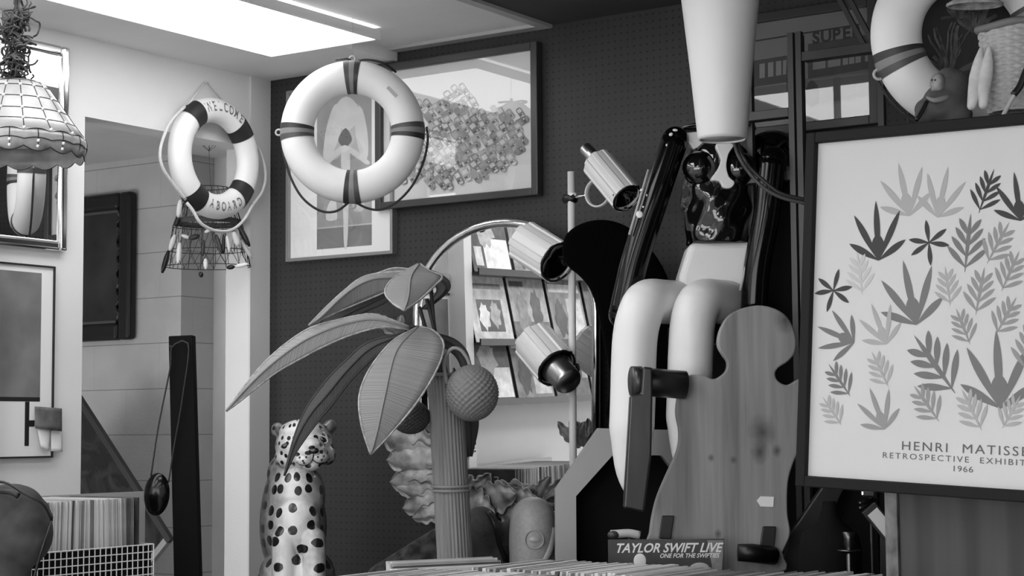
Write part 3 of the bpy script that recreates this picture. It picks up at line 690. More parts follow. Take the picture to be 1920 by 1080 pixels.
t = thing('framed_print', 'framed print of trains and buses on the pegboard behind the shelf rack', 'picture', f)
part('paper', G().bounds((fw, -.014, fw), (wr-fw, -.004, zt-fw)), mat('print_paper_grey', 120, .6), t)
for nm, a, b in (('frame_side', (0, -.034, 0), (fw, 0, zt)), ('frame_side', (wr-fw, -.034, 0), (wr, 0, zt)), ('frame_rail', (fw, -.034, 0), (wr-fw, 0, fw)), ('frame_rail', (fw, -.034, zt-fw), (wr-fw, 0, zt))):
    part(nm, G().bounds(a, b), MATS.setdefault('fd', mat('frame_dark2', 48, .4)), t, bevel=.003)
g = G(); q = lambda x, y, d=-.0145: f.l(x, y, d); TR = [mat('train_%d' % v, v, .6, var=5, vs_=12) for v in (62, 40, 135, 150, 95)]
def rq(x0, y0, x1, y1, m, d, sk=-.16): g.flat([q(x, y+(x-1500)*sk, d) for x, y in ((x0, y0), (x1, y0), (x1, y1), (x0, y1))], d, m)
rq(1402, 62, 1640, 65, 1, -.0146); rq(1402, 100, 1480, 150, 0, -.0147); rq(1515, 85, 1640, 150, 0, -.0147); rq(1402, 150, 1640, 200, 4, -.0148); rq(1402, 205, 1640, 240, 2, -.0148)
for x0 in (1424, 1440, 1455, 1468, 1524, 1552, 1580, 1592, 1604, 1622): rq(x0, 108, x0+(10 if x0 < 1510 or x0 > 1575 else 24), 135, 2, -.0152)
g.flat(interp([tuple(q(*p, -.0153)) for p in ((1478, 95), (1498, 90), (1502, 150), (1498, 205), (1480, 205), (1474, 150))], 3), -.0153, 1)
g.flat(interp([tuple(q(*p, -.0153)) for p in ((1520, 150), (1535, 165), (1535, 190), (1520, 200), (1508, 180))], 3), -.0153, 1)
for i, ch in enumerate('SUPER'):
    vv, ff = text(ch, .055, off=.002); c = q(1530+i*19, 72-i*3, -.0155); g.add([(c.x+x, -.0155, c.z+z) for x, z in vv], ff, 1)
for k in range(9): x = 1515+k*13; g.flat(interp([tuple(q(x+a, 232-k*1.5+b, -.0156)) for a, b in ((-7, 0), (0, -5), (8, 0), (0, 4))], 3), -.0156, 1 if k % 2 else 3)
part('printed_image', g, TR, t)
part('glass', G().bounds((fw, -.0255, fw), (wr-fw, -.0235, zt-fw)), GLASS, t)

# big lifebuoy ---------------------------------------------------------------------------
f = cf(661, 385, 6.0); s = 6.0/FPX; c = f.l(661, 247.5)
def buoy_bands(t, c, R, r, ry, angs, w, flip=False):
    BD = [mat('stripe_dark', 44, .5), mat('stripe_mid', 125, .5), mat('stripe_grey', 72, .5)]
    for a in angs:
        g = G()
        for k, m in ((-1, 0), (0, 1), (1, 2)): g.torus(R, r*1.025, R_(a)+(k-.5)*w/3, R_(a)+(k+.5)*w/3, 3, 28, c, ry*1.025, m)
        part('band', g, BD, t, True)
t = thing('lifebuoy', 'large white lifebuoy with striped bands hanging in front of two pictures', 'lifebuoy', f)
RR, rr = 105*s, 31.5*s
BU2 = mat('lifebuoy_shell', 226, .5, var=4, vs_=6)
part('ring', G().torus(RR, rr, ry=rr*.95, n=96, seg=28, c=c), BU2, t, True)
buoy_bands(t, c, RR, rr, rr*.95, (0, 90, 180, 270), .25)
q = lambda x, y, d=0: f.l(x, y, d); DR = mat('dark_cord', 42, .7, bump=.5, bs=200)
for a in (0, 90, 180, 270):
    e = Vector((math.cos(R_(a)), 0, math.sin(R_(a)))); part('eyelet', G().torus(.010, .0035, n=20, seg=8, c=c+e*(RR+rr+.006)), LGREY, t, True)
for pts, k in (([q(800, 238), q(802, 262), q(795, 300), q(775, 345), q(745, 378), q(714, 393), q(688, 390), q(664, 378)], 48), ([q(526, 245), q(532, 290), q(546, 335), q(568, 372), q(600, 395), q(630, 396), q(656, 378)], 40),
               ([q(664, 115), q(690, 112, -.02), q(720, 119, -.02), q(742, 135, .03)], 20), ([q(658, 114), q(650, 110), q(630, 112, .03)], 10)):
    part('grab_rope', G().tube(spline(pts, k), .0042, 8), DR, t, True)
part('hanging_line', G().tube([q(661, 108), Vector((q(661, 108).x, 0, Z2-.004-f.M.translation.z))], .0007, 5), LINE, t)
p = q(735, 172, -rr*.95-.001); g = G().box(p, (.045, .002, .012), Matrix.Rotation(R_(47), 3, 'Y')); part('embossed_mark', g, LGREY, t)

# arched mirror ------------------------------------------------------------------------------
f = Fr(None, 0, Matrix.Translation(onY(952, 960, -.05)) @ Matrix.Rotation(MYAW, 4, 'Z') @ Matrix.Rotation(-MPIT, 4, 'X')); q = lambda x, y, d=-.03: f.l(x, y, d)
arch = [(1118, 960)]+[(950+168*math.cos(a), 586-168*math.sin(a)) for a in [PI*k/28 for k in range(29)]]+[(782, 960)]
out = [tuple(q(*p)) for p in arch]
t = thing('arched_mirror', 'tall arch topped chrome rimmed mirror on the pegboard behind the palm', 'mirror', f)
part('glass', G().prism(out, -.030, -.022), MIRROR, t)
part('backing', G().prism(out, -.021, -.002), BLACK, t)
g = G(); g.tube([(x, -.032, z) for x, _, z in out], .015, 12); part('rim', g, CHROME, t, True)

# carved acanthus frame ---------------------------------------------------------------------------
SILV = mat('silver_leaf', 150, .45, .35, v2=88, vs_=22, lo=.4, hi=.7)
f = Fr(onY(940, 985, -.06)); q = lambda x, y, d=0: f.l(x, y, d)
t = thing('carved_frame', 'silvery carved frame of curling acanthus leaves below the arched mirror', 'frame', f)
path = spline([q(752, 600), q(752, 690), q(768, 800), q(790, 880), q(835, 925), q(900, 935), q(970, 945), q(1040, 925), q(1080, 850), q(1095, 790)], 90)
part('moulding', G().tube(path, [.014+.006*math.sin(i*.9) for i in range(90)], 12), SILV, t, True)
def acanthus(base, tip, w, curl=.03, d=0):
    b = q(*base, -.03+d); e = q(*tip, -.03+d); ax = e-b; L = ax.length; ax.normalize(); sd = Vector((-ax.z, 0, ax.x)); rows = []; n = 19
    for i in range(n):
        u = i/(n-1); lobe = .62+.38*abs(math.sin(u*PI*4.0)); hw = w*L*math.sin(PI*min(1, .10+u*.90))**.7*lobe; c = b+ax*L*u+Vector((0, -curl*math.sin(u*PI*.9)-curl*1.5*u*u, 0))
        rows.append([c+sd*hw*j/4-ax*(L*.10*abs(j)/4*(1-u))+Vector((0, .016*(abs(j)/4)**2-.010*(1 if abs(j) == 4 else 0)-(.008 if j == 0 else 0)+.006*math.cos(j*2.4), 0)) for j in range(-4, 5)])
    part('acanthus_leaf', G().grid(rows), SILV, t, True, solid=.004, sub=1)
for b, e, w in (((815, 850), (735, 815), .45), ((812, 800), (738, 783), .3), ((825, 860), (742, 862), .4), ((825, 900), (748, 903), .38), ((830, 930), (760, 912), .3), ((835, 940), (772, 952), .4), ((840, 955), (790, 970), .35), ((770, 830), (790, 775), .3),
                ((752, 625), (716, 590), .28), ((755, 640), (770, 592), .3), ((820, 820), (826, 775), .35),
                ((880, 930), (945, 975), .4), ((905, 940), (985, 925), .38), ((940, 950), (1000, 975), .36), ((960, 930), (1030, 945), .33), ((1010, 935), (1048, 893), .25), ((1085, 835), (1062, 790), .25), ((1090, 830), (1085, 785), .25), ((1092, 835), (1112, 790), .3), ((870, 925), (900, 890), .35)):
    acanthus(b, e, w)

# pole with clip spotlights -----------------------------------------------------------------------
yp = -.2; pb = onY(1074, 900, yp); f = Fr((pb.x, yp, TZ)); q = lambda x, y, d=0: f.l(x, y, d)
t = thing('lamp_pole', 'slim white pole standing in front of the arched mirror', 'pole', f)
top = q(1071, 322); part('pole', G().tube([(pb.x-f.M.translation.x, 0, .02), (top.x, 0, top.z)], .0125, 16), OFFW, t, True)
part('base', G().lathe([(.09, 0), (.09, .012), (.02, .024)], 32), OFFW, t, True)
part('collar', G().tube([q(1074, 712), q(1074, 706)], .0145, 16), BLACK, t, True)
part('collar', G().tube([q(1074, 362), q(1074, 368)], .0145, 16), WHITE, t, True)
SPW = mat('spot_white', 222, .4)
def spotlight(label, A, B, r, d, chrome_end, clamp, bracket=None):
    f = Fr(onY(*A, yp+d)); o = lambda p, dd=0: f.l(p[0], p[1], dd)
    t = thing('spotlight', label, 'spotlight', f, 'clip spotlights on the white pole')
    a = o(A); b = o(B, -.05); ax = (b-a).normalized(); L = (b-a).length
    Rm = ax.to_track_quat('Z', 'Y').to_matrix()
    body = [(r*.35, -.004), (r*.8, 0), (r, .012), (r, L)]
    part('housing', G().lathe(body, 96, a, Rm, cap=False, rf=lambda an, i: 1+.075*(math.cos(an*8) > .1)), SPW, t, False, solid=.002)
    part('lens', G().lathe([(r*.93, L-.015), (r*.5, L-.035), (0.0005, L-.042)], 28, a, Rm, cap=False), BLACKG, t, True)
    part('rim', G().lathe([(r*.98, L-.006), (r*1.03, L), (r*.94, L+.003)], 32, a, Rm, cap=False), BLACK, t, True, solid=.002)
    if chrome_end == 'back': part('chrome_cap', G().lathe([(r*.42, -.075), (r*.45, -.07), (r*.45, .0)], 24, a, Rm), CHROMED, t, True)
    if chrome_end == 'front': part('chrome_cap', G().lathe([(r*.8, L), (r*.72, L+.02), (r*.7, L+.075), (r*.62, L+.085)], 28, a, Rm), CHROMED, t, True)
    for k in range(3):
        e = Rm @ Vector((math.cos(k*2.1+1)*r, math.sin(k*2.1+1)*r, L*.96)); part('screw', G().ell(a+e, .006, seg=10, ring=6), BLACK, t, True)
    if bracket:
        cx, cy, rad = bracket; c = o((cx, cy)); part('bracket', G().torus(rad, .004, R_(100), R_(340), 30, 8, c, .014), SPW, t, True)
    c0 = o(clamp); pz = Vector((pb.x-f.M.translation.x, -f.M.translation.y+yp, c0.z)); 
    part('clamp_arm', G().tube([pz, c0], .004, 10), CHROME, t, True)
    part('clamp', G().tube([pz+Vector((-.022, -.0, 0)), pz+Vector((.022, 0, 0))], .0165, 12), BLACK, t, True)
    return t
spotlight('upper white clip spotlight angled down at the top of the white pole', (1118, 302), (1176, 372), .050, -.04, 'back', (1098, 366), (1122, 362, .045))
spotlight('middle white clip spotlight pointing at the black chair back', (982, 452), (1046, 492), .068, -.03, None, (1068, 470))
spotlight('lowest white clip spotlight with a chrome nose', (998, 636), (1044, 690), .068, -.03, 'front', (1066, 690))

# leopard ------------------------------------------------------------------------------------------------
f = cf(556, 1080, 6.2, 0, TZ); s = 6.2/FPX; q = lambda x, y, d=0: f.l(x, y, d)
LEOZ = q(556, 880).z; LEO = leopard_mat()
t = thing('leopard_statue', 'seated spotted ceramic leopard in the corner by the pegboard', 'statue', f)
g = G()
def e(x, y, d, rx, ry, rz, rot=0): g.ell(q(x, y, d), (rx*s, ry*s, rz*s), Matrix.Rotation(R_(rot), 3, 'Y') if rot else None, 24, 16)
e(553, 985, .02, 60, 62, 95); e(556, 930, -.0, 54, 52, 65); e(546, 890, .02, 46, 44, 45, 10); e(530, 960, .05, 42, 55, 110, 6)
e(557, 1080, .02, 72, 75, 60); e(505, 1110, .02, 32, 70, 42); e(608, 1110, .02, 30, 70, 42); e(556, 985, -.05, 44, 36, 60)
e(571, 836, -.03, 55, 50, 44); e(568, 812, -.035, 46, 42, 26); e(583, 846, -.10, 30, 36, 22); e(585, 836, -.13, 17, 24, 16)
e(571, 862, -.125, 17, 20, 13); e(599, 859, -.125, 16, 20, 12); e(584, 873, -.115, 17, 20, 10); e(541, 858, -.05, 26, 24, 20); e(614, 852, -.045, 16, 24, 20)
chain(g, [q(532, 1010, -.085), q(532, 1080, -.105), q(533, 1138, -.115)], [22*s, 22*s, 20*s]); chain(g, [q(588, 1010, -.085), q(590, 1080, -.105), q(590, 1138, -.115)], [22*s, 21*s, 20*s])
for x in (532, 591): g.ell(Vector((q(x, 1100).x, -.145, .037)), (26*s, .05, .035))
g.ell(Vector((0, .03, .052)), (.15, .12, .05))
e(523, 808, -.01, 14, 10, 17, -28); e(618, 801, -.01, 13, 10, 16, 30)
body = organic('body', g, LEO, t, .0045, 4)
from mathutils.bvhtree import BVHTree
_bv = BVHTree.FromPolygons([v.co.copy() for v in body.data.vertices], [list(p.vertices) for p in body.data.polygons])
def surf(px, py, lift=0.0):
    o = f.I @ CAM; d = (f.I.to_3x3() @ ray(px, py)).normalized(); h = _bv.ray_cast(o, d)
    return (h[0] if h[0] else q(px, py, -.1)) - d*lift
INKB = mat('glaze_black', 10, .2, coat=.6)
for x, y, r, w in ((535, 836, -18, 8), (604, 824, 20, 8)):
    c = surf(x, y, -.001); part('eye', G().ell(c, (w*s, 3.5*s, 4.6*s), Matrix.Rotation(R_(r), 3, 'Y')), INKB, t, True)
    part('eye_rim', G().tube([c+Matrix.Rotation(R_(r), 3, 'Y') @ Vector((10.5*s*math.cos(a), -.001, 6.5*s*math.sin(a))) for a in [2*PI*k/20 for k in range(20)]], .0012, 5, True), mat('glaze_pale', 225, .3), t, True)
part('nose', G().ell(surf(588, 845, -.002), (10*s, 5*s, 6*s)), INKB, t, True)
for pts in (((556, 866), (566, 872), (578, 870), (586, 862), (588, 852)), ((587, 862), (596, 868), (608, 867), (618, 860))): part('mouth_line', G().tube(spline([surf(*p, .0006) for p in pts], 20), .0026, 6), INKB, t, True)
for p in ((562, 858), (568, 864), (574, 857), (570, 868), (596, 857), (603, 862), (607, 855)): part('whisker_spot', G().ell(surf(*p), (2.2*s, 2.2*s, 2.2*s), None, 8, 6), INKB, t, True)
for x, y, r in ((523, 808, -28), (618, 802, 30)): part('inner_ear', G().ell(surf(x, y), (6.5*s, 2.5*s, 9*s), Matrix.Rotation(R_(r), 3, 'Y')), mat('ear_shade', 70, .4), t, True)

# ------------------------------------------------------------------ wicker palm
f = cf(853, 1050, 5.5, 0, TZ); q = lambda x, y, d=0: f.l(x, y, d)
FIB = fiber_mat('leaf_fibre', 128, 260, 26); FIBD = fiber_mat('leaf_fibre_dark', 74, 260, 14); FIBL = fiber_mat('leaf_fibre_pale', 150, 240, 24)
REED = mat('reed', 118, .7, var=10, vs_=30, stretch=(3, 3, .1)); REEDB = mat('reed_binding', 128, .6); STALK = mat('dark_stalk', 46, .6)
t = thing('wicker_palm', 'decorative wicker palm tree with fibre leaves and a reed trunk', 'palm', f)
g = G(); p0 = q(853, 1045); p1 = q(834, 705); prof = []
n = 30; seg = 144; vv = []
for i in range(n):
    u = i/(n-1); z = p1.z*u; cx = p0.x+(p1.x-p0.x)*max(0, (z-p0.z)/(p1.z-p0.z)) if z > p0.z else p0.x
    r = .0535 if u < .9 else .0535+.004*(u-.9)/.1
    for k in range(seg): a = 2*PI*k/seg; rr_ = r*(.95+.085*abs(math.sin(a*15))); vv.append((cx+rr_*math.cos(a), rr_*math.sin(a), z))
g.add(vv, [(i*seg+k, i*seg+(k+1) % seg, (i+1)*seg+(k+1) % seg, (i+1)*seg+k) for i in range(n-1) for k in range(seg)]+[list(range((n-1)*seg, n*seg))])
part('trunk', g, REED, t, True)
for y in (911, 919):
    c = q(845, y); part('trunk_binding', G().tube([(c.x+.059*math.cos(a), .059*math.sin(a), c.z+.002*math.sin(a)) for a in [2*PI*k/40 for k in range(40)]], .0042, 8, True), REEDB, t, True)
c = q(834, 703); part('trunk_rim', G().tube([(c.x+.057*math.cos(a), .057*math.sin(a), c.z) for a in [2*PI*k/40 for k in range(40)]], .006, 8, True), REEDB, t, True)
def leaf(A, M_, B, m, dep, nm='leaf', cross=.02):         # edge, midrib, edge as px rows; dep(u) is depth of the midrib
    n = 36; a = spline([(x, y, 0) for x, y in A], n); mm = spline([(x, y, 0) for x, y in M_], n); b = spline([(x, y, 0) for x, y in B], n); rows = []
    for i in range(n):
        u = i/(n-1); d = dep(u); w = math.sin(PI*u)*cross
        pa, pm, pb = q(a[i].x, a[i].y, d+w), q(mm[i].x, mm[i].y, d), q(b[i].x, b[i].y, d+w)
        rows.append([pa.lerp(pm, j/4) for j in range(4)]+[pm.lerp(pb, j/4) for j in range(5)])
    o = part(nm, G().grid(rows, uv=True), m, t, True, solid=.003)
    edge = [r[0] for r in rows]+[r[-1] for r in rows[::-1]]
    part('edge_binding', G().tube(edge[:n], .0036, 6).tube([r[-1] for r in rows], .0036, 6), CANE if m is not FIBD else STALK, o, True)
    part('midrib', G().tube([r[4]+Vector((0, -.002, 0)) for r in rows], .0034, 6), REEDB if m is not FIBD else STALK, o, True)
leaf([(785, 612), (736, 640), (694, 691), (674, 742), (678, 797), (695, 852)], [(785, 612), (743, 659), (722, 740), (706, 814), (695, 852)], [(785, 612), (813, 620), (832, 646), (820, 691), (782, 754), (732, 814), (695, 852)], FIB, lambda u: -.06-.22*math.sin(u*PI*.6), cross=.03)
leaf([(783, 495), (738, 522), (722, 547), (736, 568), (758, 582)], [(786, 495), (771, 519), (766, 556), (758, 582)], [(788, 495), (806, 508), (829, 519), (813, 538), (785, 564), (758, 582)], FIB, lambda u: .0-.26*u, cross=.05)
leaf([(770, 508), (708, 513), (676, 522), (648, 543), (613, 575), (579, 610)], [(770, 516), (745, 520), (701, 523), (666, 538), (634, 563), (602, 594), (579, 610)], [(770, 530), (729, 545), (683, 564), (630, 586), (579, 610)], FIB, lambda u: .02-.12*u, cross=.03)
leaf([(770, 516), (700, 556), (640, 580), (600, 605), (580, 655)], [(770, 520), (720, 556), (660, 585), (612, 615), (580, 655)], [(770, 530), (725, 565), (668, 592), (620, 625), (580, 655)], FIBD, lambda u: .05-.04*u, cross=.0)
leaf([(767, 612), (704, 590), (664, 593), (625, 602), (582, 615), (542, 640), (501, 675), (461, 721), (424, 771)], [(767, 615), (706, 599), (655, 605), (605, 622), (560, 645), (508, 684), (464, 726), (424, 771)], [(767, 618), (718, 613), (664, 626), (610, 648), (568, 670), (520, 697), (488, 721), (450, 752), (424, 771)], FIBL, lambda u: -.03-.10*u, cross=.015)
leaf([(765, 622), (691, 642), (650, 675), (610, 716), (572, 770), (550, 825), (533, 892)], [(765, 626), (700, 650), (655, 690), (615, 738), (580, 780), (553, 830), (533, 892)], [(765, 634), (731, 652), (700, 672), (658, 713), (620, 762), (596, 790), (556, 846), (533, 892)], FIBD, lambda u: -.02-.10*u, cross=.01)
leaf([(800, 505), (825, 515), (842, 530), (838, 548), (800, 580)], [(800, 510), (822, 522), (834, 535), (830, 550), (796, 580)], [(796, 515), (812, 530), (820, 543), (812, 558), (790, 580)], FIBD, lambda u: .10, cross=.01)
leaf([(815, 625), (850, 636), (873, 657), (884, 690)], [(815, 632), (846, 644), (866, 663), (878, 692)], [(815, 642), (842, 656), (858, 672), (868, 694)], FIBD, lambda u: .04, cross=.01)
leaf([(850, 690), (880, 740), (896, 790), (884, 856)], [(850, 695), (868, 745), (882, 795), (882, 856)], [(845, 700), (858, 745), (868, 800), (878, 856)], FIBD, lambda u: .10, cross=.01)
leaf([(772, 505), (740, 503), (715, 510), (690, 520)], [(772, 508), (742, 509), (718, 516), (690, 522)], [(772, 512), (745, 514), (722, 520), (690, 524)], FIB, lambda u: .07, cross=0)
for a, b, c_ in (((828, 705), (815, 620), (808, 540)), ((822, 705), (805, 640), (786, 575)), ((835, 705), (820, 640), (800, 560)), ((830, 705), (800, 625), (770, 612)), ((838, 705), (822, 640), (812, 625))):
    part('stalk', G().tube(spline([q(*a, .01), q(*b, .01), q(*c_, .0)], 14), .0065, 8), STALK, t, True)
def coconut(px, py, rx, ry, d, handle, m):
    c = q(px, py, d); s = (5.5+d)/FPX; n, sg = 84, 160; vv = []
    for i in range(1, n):
        th = PI*i/n
        for k in range(sg):
            a = 2*PI*k/sg; w = 1+.042*math.sin(a*22+PI*(i//3))*abs(math.sin(PI*((i % 3)+.5)/3)); vv.append(c+Vector((rx*s*w*math.sin(th)*math.cos(a), rx*s*w*math.sin(th)*math.sin(a), -ry*s*math.cos(th))))
    o = part('coconut', G().add(vv, [(i*sg+k, i*sg+(k+1) % sg, (i+1)*sg+(k+1) % sg, (i+1)*sg+k) for i in range(n-2) for k in range(sg)]+[list(range(sg-1, -1, -1)), list(range((n-2)*sg, (n-1)*sg))]), m, t, True)
    if handle: part('handle', G().tube(spline([q(*p, d) for p in handle], 20), .006, 8), REEDB, o, True)
WICK = mat('wicker', 112, .65)
coconut(885, 737, 49, 53, -.11, [(838, 720), (833, 680), (845, 655), (862, 655), (876, 672), (882, 690)], WICK)
coconut(770, 782, 36, 32, -.0, None, mat('wicker_dark', 62, .65))

# things low between palm and gray frame -----------------------------------------------------------
f = cf(1000, 1050, 5.62, 0, TZ); q = lambda x, y, d=0: f.l(x, y, d); s = 5.62/FPX
CER = mat('stone_glaze', 140, .4, var=5, vs_=90, bump=.06, bs=150)
t = thing('ceramic_vase', 'grey egg shaped ceramic vase with a modelled eye beside the palm trunk', 'vase', f)
zc = lambda y: q(1000, y).z
part('body', G().lathe([(.04, 0), (.062, .01), (46*s, zc(1040)), (45*s, zc(1000)), (43*s, zc(970)), (36*s, zc(948)), (22*s, zc(936)), (6*s, zc(931))], 40), CER, t, True, sub=1)
c = q(1002, 1012, -44*s); part('eyelid', G().torus(17*s, .003, c=c, n=28, seg=8).box(c, (.001, .001, .001)), CER, t, True).scale = (1, 1, 1)
part('eyeball', G().ell(q(1002, 1012, -40*s), (13*s, 7*s, 8*s)), mat('eye_glaze', 150, .2, coat=.5), t, True)
part('spout', G().tube(spline([q(1036, 990, -.03), q(1030, 1030, -.05), q(1018, 1055, -.06)], 10), .014, 10), CER, t, True)
f = cf(905, 1045, 5.7, 0, TZ); q = lambda x, y, d=0: f.l(x, y, d); s = 5.7/FPX
g = G()
for x, y, rx, rz, d in ((900, 985, 34, 36, 0), (915, 1010, 36, 40, .02), (890, 1030, 40, 60, 0), (935, 1040, 24, 70, .03), (900, 1090, 50, 70, .0)): g.ell(q(x, y, d), (rx*s, .05, rz*s), Matrix.Rotation(R_(20), 3, 'Y'))
g.ell((0, 0, .06), (.09, .06, .06))
t = thing('folded_jacket', 'heap of dark folded denim between the palm trunk and the vase', 'jacket', f)
organic('cloth', g, mat('denim', 92, .9, v2=42, vs_=8, bump=.5, bs=60), t, .006, 3)
g = G().tube(spline([q(915, 960, -.06), q(928, 985, -.075), q(936, 1020, -.05), q(948, 1050, -.03)], 16), .008, 8); part('hem', g, BLACK, t, True)
f = cf(760, 1060, 5.75, 0, TZ); q = lambda x, y, d=0: f.l(x, y, d)
WEAVE = mat('woven_pile', 62, .9, v2=18, vs_=26, bump=.8, bs=50, lo=.4, hi=.62)
A, B = q(690, 1068), q(826, 984); zf = 0.0
solo('woven_cushion', 'dark patterned woven cushion leaning left of the palm trunk', 'cushion', G().prism([(A.x-.02, 0.0), (A.x, A.z), (B.x, B.z), (B.x+.04, B.z-.03), (B.x+.05, 0.0)], -.05, .05), WEAVE, f, bevel=.02, bseg=3)
# octagonal cabinet frame
f = cf(1150, 1045, 5.5, 0, TZ); q = lambda x, y, d=0: f.l(x, y, d)
PUTTY = mat('putty_laminate', 150, .6, var=4, vs_=4)
zb = 0
outer = [(1040, None), (1040, 917), (1120, 803), (1252, 806), (1332, 919), (1332, None)]
inner = [(1078, None), (1078, 928), (1146, 852), (1236, 853), (1294, 930), (1294, None)]
o = [(q(x, y or 1000).x, q(x, y).z if y else 0) for x, y in outer]; i_ = [(q(x, y or 1000).x, q(x, y).z if y else 0) for x, y in inner]
t = thing('octagonal_table', 'pale grey octagonal frame table with a black hollow behind the white legs', 'table', f)
g = G().prism(o+i_[::-1], -.10, .03); part('frame', g, PUTTY, t)
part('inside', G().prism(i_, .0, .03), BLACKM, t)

# black round backed chair -----------------------------------------------------------------------
f = cf(1180, 1045, 5.72, 0, TZ); q = lambda x, y, d=0: f.l(x, y, d)
pts = [(1054, 470), (1062, 440), (1090, 420), (1125, 413), (1160, 419), (1195, 440), (1232, 485), (1256, 540), (1262, 640), (1262, 790), (1142, 790), (1146, 720), (1132, 640), (1122, 590), (1108, 545), (1088, 518), (1064, 497)]
t = thing('black_chair', 'black velvet chair with a high round topped back beside the arched mirror', 'chair', f)
part('backrest', G().prism(interp([tuple(q(*p)) for p in pts], 3), -.035, .035), VELVET, t, bevel=.02, bseg=4)
a, b = q(1145, 790), q(1258, 790)
zs = .36; part('seat', G().bounds((a.x, -.035, zs), (b.x, .05, a.z)), VELVET, t, bevel=.02)
for x in (a.x+.03, b.x-.03):
    for y in (-.015, .03): part('leg', G().bounds((x-.015, y-.015, 0), (x+.015, y+.015, zs)), BLACK, t)

# seated mannequin figure --------------------------------------------------------------------------
f = cf(1330, 545, 5.38); q = lambda x, y, d=0: f.l(x, y, d); s = 5.38/FPX
t = thing('figure_sculpture', 'seated pop art figure with white legs and glossy black torso', 'sculpture', f)
LEGW = mat('white_lacquer', 228, .38, var=3, vs_=6); TORS = mat('black_chrome', 45, .1, .8, coat=1); ARMB = mat('black_lacquer', 6, .14, spec=.3, v2=11, vs_=20)
pv = [tuple(q(*p)) for p in ((1289, 459), (1407, 457), (1400, 500), (1392, 604), (1268, 604), (1270, 520))]
part('pelvis', G().prism(pv, -.07, .07), LEGW, t, bevel=.02, bseg=4)
def leg(x, xe, kx, dz, yb):
    g = G(); r = 42*s
    pts = [q(kx+82, 568, .02), q(kx+40, 566, -.10), q(kx+8, 566, -.175), q(kx-6, 590, -.20), q(x, 640, -.20), q(x-4, 760, -.20), q(xe, yb, -.20)]
    g.tube(spline(pts, 44), [.052, .056, .06, .066]+[.067]*30+[.064, .06, .057, .054, .05, .046, .04, .032, .022, .01], 24)
    organic('leg', g, LEGW, t, .007, 8)
leg(1190, 1180, 1206, 0, 930); leg(1296, 1288, 1308, 0, 905)
g = G(); zz = lambda y: q(1345, y).z; cx = q(1346, 400).x
tp = [(58, 459), (62, 440), (66, 400), (68, 360), (64, 320), (56, 285), (40, 265)]; tq = spline([(r, y, 0) for r, y in tp], 40)
part('torso', G().lathe([(v.x*s, zz(v.y)) for v in tq], 96, (cx, 0, 0), rf=lambda a, i: 1+.030*math.sin(5*a+i*.33)+.022*math.sin(9*a-i*.47)+.014*math.sin(3*a+i*.8)), TORS, t, True)
for x, y in ((1312, 316), (1386, 318)): part('chest_dome', G().ell(q(x, y, -.075), (33*s, 31*s, 33*s), None, 32, 20), BLACKG, t, True)
pts = [(1334, 282), (1366, 282), (1357, 300), (1353, 322), (1358, 342), (1368, 352), (1362, 362), (1348, 362), (1340, 350), (1324, 347), (1336, 330), (1343, 310)]
part('shirt_front', G().prism(interp([tuple(q(*p)) for p in pts], 3), -.125, -.09), WHITE, t, bevel=.003)
part('collar', G().prism([tuple(q(*p)) for p in ((1272, 256), (1310, 252), (1318, 274), (1298, 286))], -.06, -.02), WHITE, t, bevel=.004)
part('head', G().ell(q(1348, 225, .02), (44*s, 44*s, 50*s), None, 28, 18), BLACKG, t, True)
part('hat_brim', G().lathe([(.118, 0), (.122, .008), (.05, .03)], 40, q(1345, 246, .02)), BLACKG, t, True)
def arm(pts, r, nm='arm'):
    g = G(); g.tube(spline(pts, 26), [r[0]+(r[1]-r[0])*i/25 for i in range(26)], 24); g.ell(spline(pts, 26)[0], r[0]); g.ell(spline(pts, 26)[-1], r[1])
    return part(nm, g, ARMB, t, True)
a = arm([q(1266, 262, -.06), q(1226, 380, -.07), q(1190, 490, -.06), q(1168, 590, -.05)], (25*s, 27*s))
for x, y, r, e_ in ((1203, 356, 4, .6), (1199, 402, 7, .9), (1213, 366, 2.5, .5), (1266, 244, 5, .5), (1258, 252, 4, .8), (1206, 388, 2, 1), (1207, 410, 2.5, .4), (1250, 272, 2.5, .7)):
    part('paint_chip', G().ell(q(x, y, -.064-25*s), (r*s, .002, r*e_*s), Matrix.Rotation(R_(r*37), 3, 'Y'), 10, 6), WHITE, a, True)
arm([q(1450, 300, -.16), q(1438, 400, -.16), q(1420, 500, -.15), q(1414, 580, -.14)], (25*s, 25*s))
g = G().tube([q(1216, 318, -.1), q(1180, 440, -.1)], .004, 8); part('arm_highlight', g, LGREY, t, True)  # light grey rods standing in for gloss highlights along the arm edges
g = G().tube([q(1412, 440, -.16), q(1388, 545, -.16)], .004, 8); part('arm_highlight', g, LGREY, t, True)
zt = f.M.translation.z+q(1330, 606).z-.002; xa_ = onY(1266, 600, -.13).x; xb_ = onY(1425, 600, -.13).x; ps = q(1330, 606); pw = f.M @ ps
t = thing('black_plinth', 'plain black plinth with an overhanging seat under the pop art figure', 'plinth', Fr(((xa_+xb_)/2, -.07, TZ)))
part('column', G().bounds((xa_-(xa_+xb_)/2, -.06, 0), (xb_-(xa_+xb_)/2, .05, zt-TZ-.05)), BLACKM, t)
o = part('seat', G().bounds((-.11, -.09, -.05), (.12, .2, 0)), BLACKM, t); o.matrix_local = t.matrix_world.inverted() @ (Matrix.Translation((pw.x, pw.y, zt)) @ Matrix.Rotation(YAW, 4, 'Z'))

